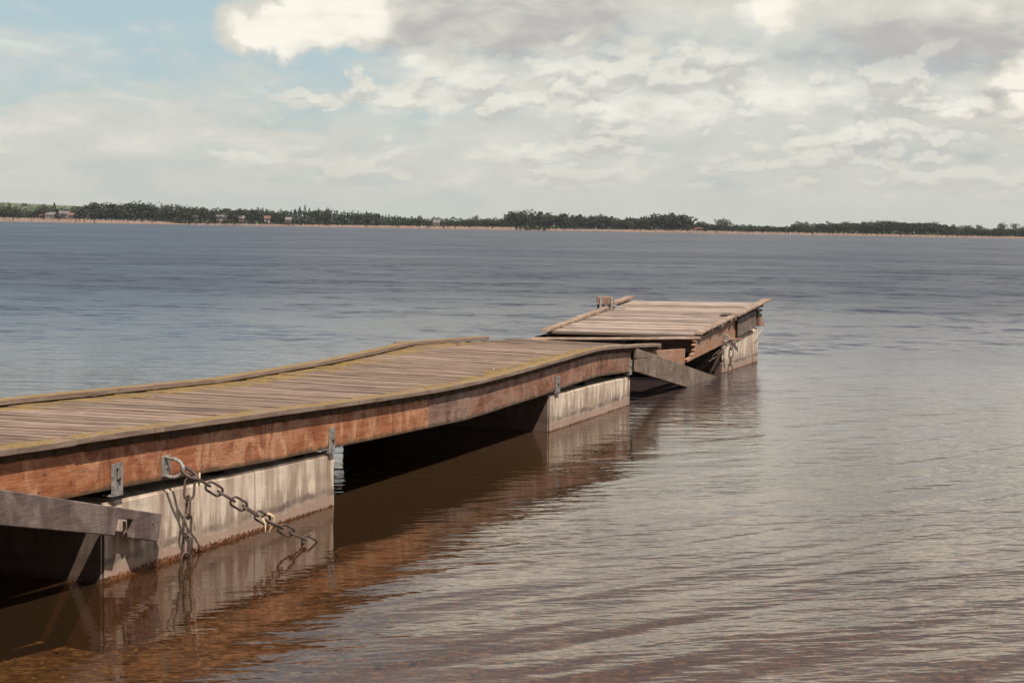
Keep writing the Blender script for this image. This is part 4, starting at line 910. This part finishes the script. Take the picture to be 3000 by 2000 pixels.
# houses
def hmat(name, c):
    nb = material(name); principled(nb, nb.mix(nb.noise(pos(nb), .8, 3), tuple(x * .8 for x in c), c), .85); return nb.mat
M_pink = hmat('pinkish_render', (.20, .145, .135)); M_cream = hmat('cream_render', (.30, .24, .20)); M_red = hmat('red_roof', (.17, .075, .06)); M_groof = hmat('grey_roof', (.17, .14, .135)); M_glass = hmat('dark_window_glass', (.03, .035, .04)); M_redw = hmat('red_boards', (.22, .06, .045))
def house(p, ztop, wpx, label, wall, roof, y=1109, hw=2.8, rise=1.8):
    x = wx(p, y); w_ = wpx * PXM / 2; d_ = 3.5; g = ground_z(x, y)
    e = empty('house', (x, y, g), label, 'house', 'small houses among the far shore trees'); base = ztop - rise - hw
    V8 = [(x - w_, y, g - .5), (x + w_, y, g - .5), (x + w_, y + 2 * d_, g - .5), (x - w_, y + 2 * d_, g - .5), (x - w_, y, base + hw), (x + w_, y, base + hw), (x + w_, y + 2 * d_, base + hw), (x - w_, y + 2 * d_, base + hw)]
    link('wall', mesh_py('wall', V8, [(0, 3, 2, 1), (4, 5, 6, 7), (0, 1, 5, 4), (1, 2, 6, 5), (2, 3, 7, 6), (3, 0, 4, 7)], wall), e)
    q = .4; zb = base + hw + .01
    R6 = [(x - w_ - q, y - q, zb), (x + w_ + q, y - q, zb), (x + w_ + q, y + 2 * d_ + q, zb), (x - w_ - q, y + 2 * d_ + q, zb), (x - w_ - q, y + d_, zb + rise), (x + w_ + q, y + d_, zb + rise)]
    rf = link('roof', mesh_py('roof', R6, [(0, 1, 5, 4), (2, 3, 4, 5), (0, 4, 3), (1, 2, 5), (0, 3, 2, 1)], roof), e)
    for t in (-.5, .1, .6):
        cx = x + w_ * t; z0 = base + hw - 1.6
        link('window', mesh_py('window', [(cx - .5, y - .05, z0), (cx + .5, y - .05, z0), (cx + .5, y - .05, z0 + 1), (cx - .5, y - .05, z0 + 1), (cx - .5, y + .02, z0), (cx + .5, y + .02, z0), (cx + .5, y + .02, z0 + 1), (cx - .5, y + .02, z0 + 1)], [(0, 1, 2, 3), (0, 4, 5, 1), (1, 5, 6, 2), (2, 6, 7, 3), (3, 7, 4, 0)], M_glass), e)
def hz_(p, ypx): return (shore_px(p) - ypx) * PXM
house(117, hz_(117, 626), 9, 'small red house left of the pink houses under the dark tree pair', M_redw, M_red, hw=1.8, rise=1.0)
house(143, hz_(143, 621), 26, 'pinkish house with grey roof under the dark tree pair at far left', M_pink, M_groof)
house(183, hz_(183, 618), 28, 'long pale pink house right of the dark tree pair at far left', M_pink, M_groof, 1112)
house(204, hz_(204, 623), 12, 'small pink shed at the right end of the far left houses', M_pink, M_red)
house(570, hz_(570, 627), 17, 'pink house at the right foot of the big left wood', M_pink, M_groof)
house(645, hz_(645, 625), 30, 'largest pink house in the clearing left of centre', M_pink, M_groof, 1110, 3.4, 2.2)
house(703, hz_(703, 632), 14, 'pink house between two dark trees left of centre', M_pink, M_groof)
house(778, hz_(778, 632), 16, 'cream gabled house with red base left of the tall spruces', M_cream, M_red)
house(840, hz_(840, 636), 16, 'pink house just left of the dark spruce clump', M_pink, M_groof)
house(1273, hz_(1273, 647), 18, 'low cream house in the scrub left of the tall grove', M_cream, M_groof, hw=2.0, rise=1.2)
house(2024, hz_(2024, 667), 15, 'low cream house left of the small round tree on the right', M_cream, M_red, hw=2.0, rise=1.4)
house(2046, hz_(2046, 667), 20, 'low pink house under the small round tree on the right', M_cream, M_red, hw=2.2, rise=1.2)

# ------------------------------------------------------------------ air over the lake
def haze_box():
    nb = material('lake_haze'); pv = nb.n.new('ShaderNodeVolumePrincipled'); pv.inputs['Color'].default_value = (.86, .88, .92, 1)
    pv.inputs['Density'].default_value = .00007; pv.inputs['Anisotropy'].default_value = .2
    nb.l.new(pv.outputs[0], nb.out.inputs['Volume'])
    x0, x1, y0, y1, z0, z1 = -1750, 1750, -120, 3150, -8, 70
    V8 = [(x0, y0, z0), (x1, y0, z0), (x1, y1, z0), (x0, y1, z0), (x0, y0, z1), (x1, y0, z1), (x1, y1, z1), (x0, y1, z1)]
    o = link('haze', mesh_py('haze', V8, [(0, 3, 2, 1), (4, 5, 6, 7), (0, 1, 5, 4), (1, 2, 6, 5), (2, 3, 7, 6), (3, 0, 4, 7)], nb.mat))
    tag(o, 'thin pale summer haze over the lake', 'haze', kind='stuff')
haze_box()
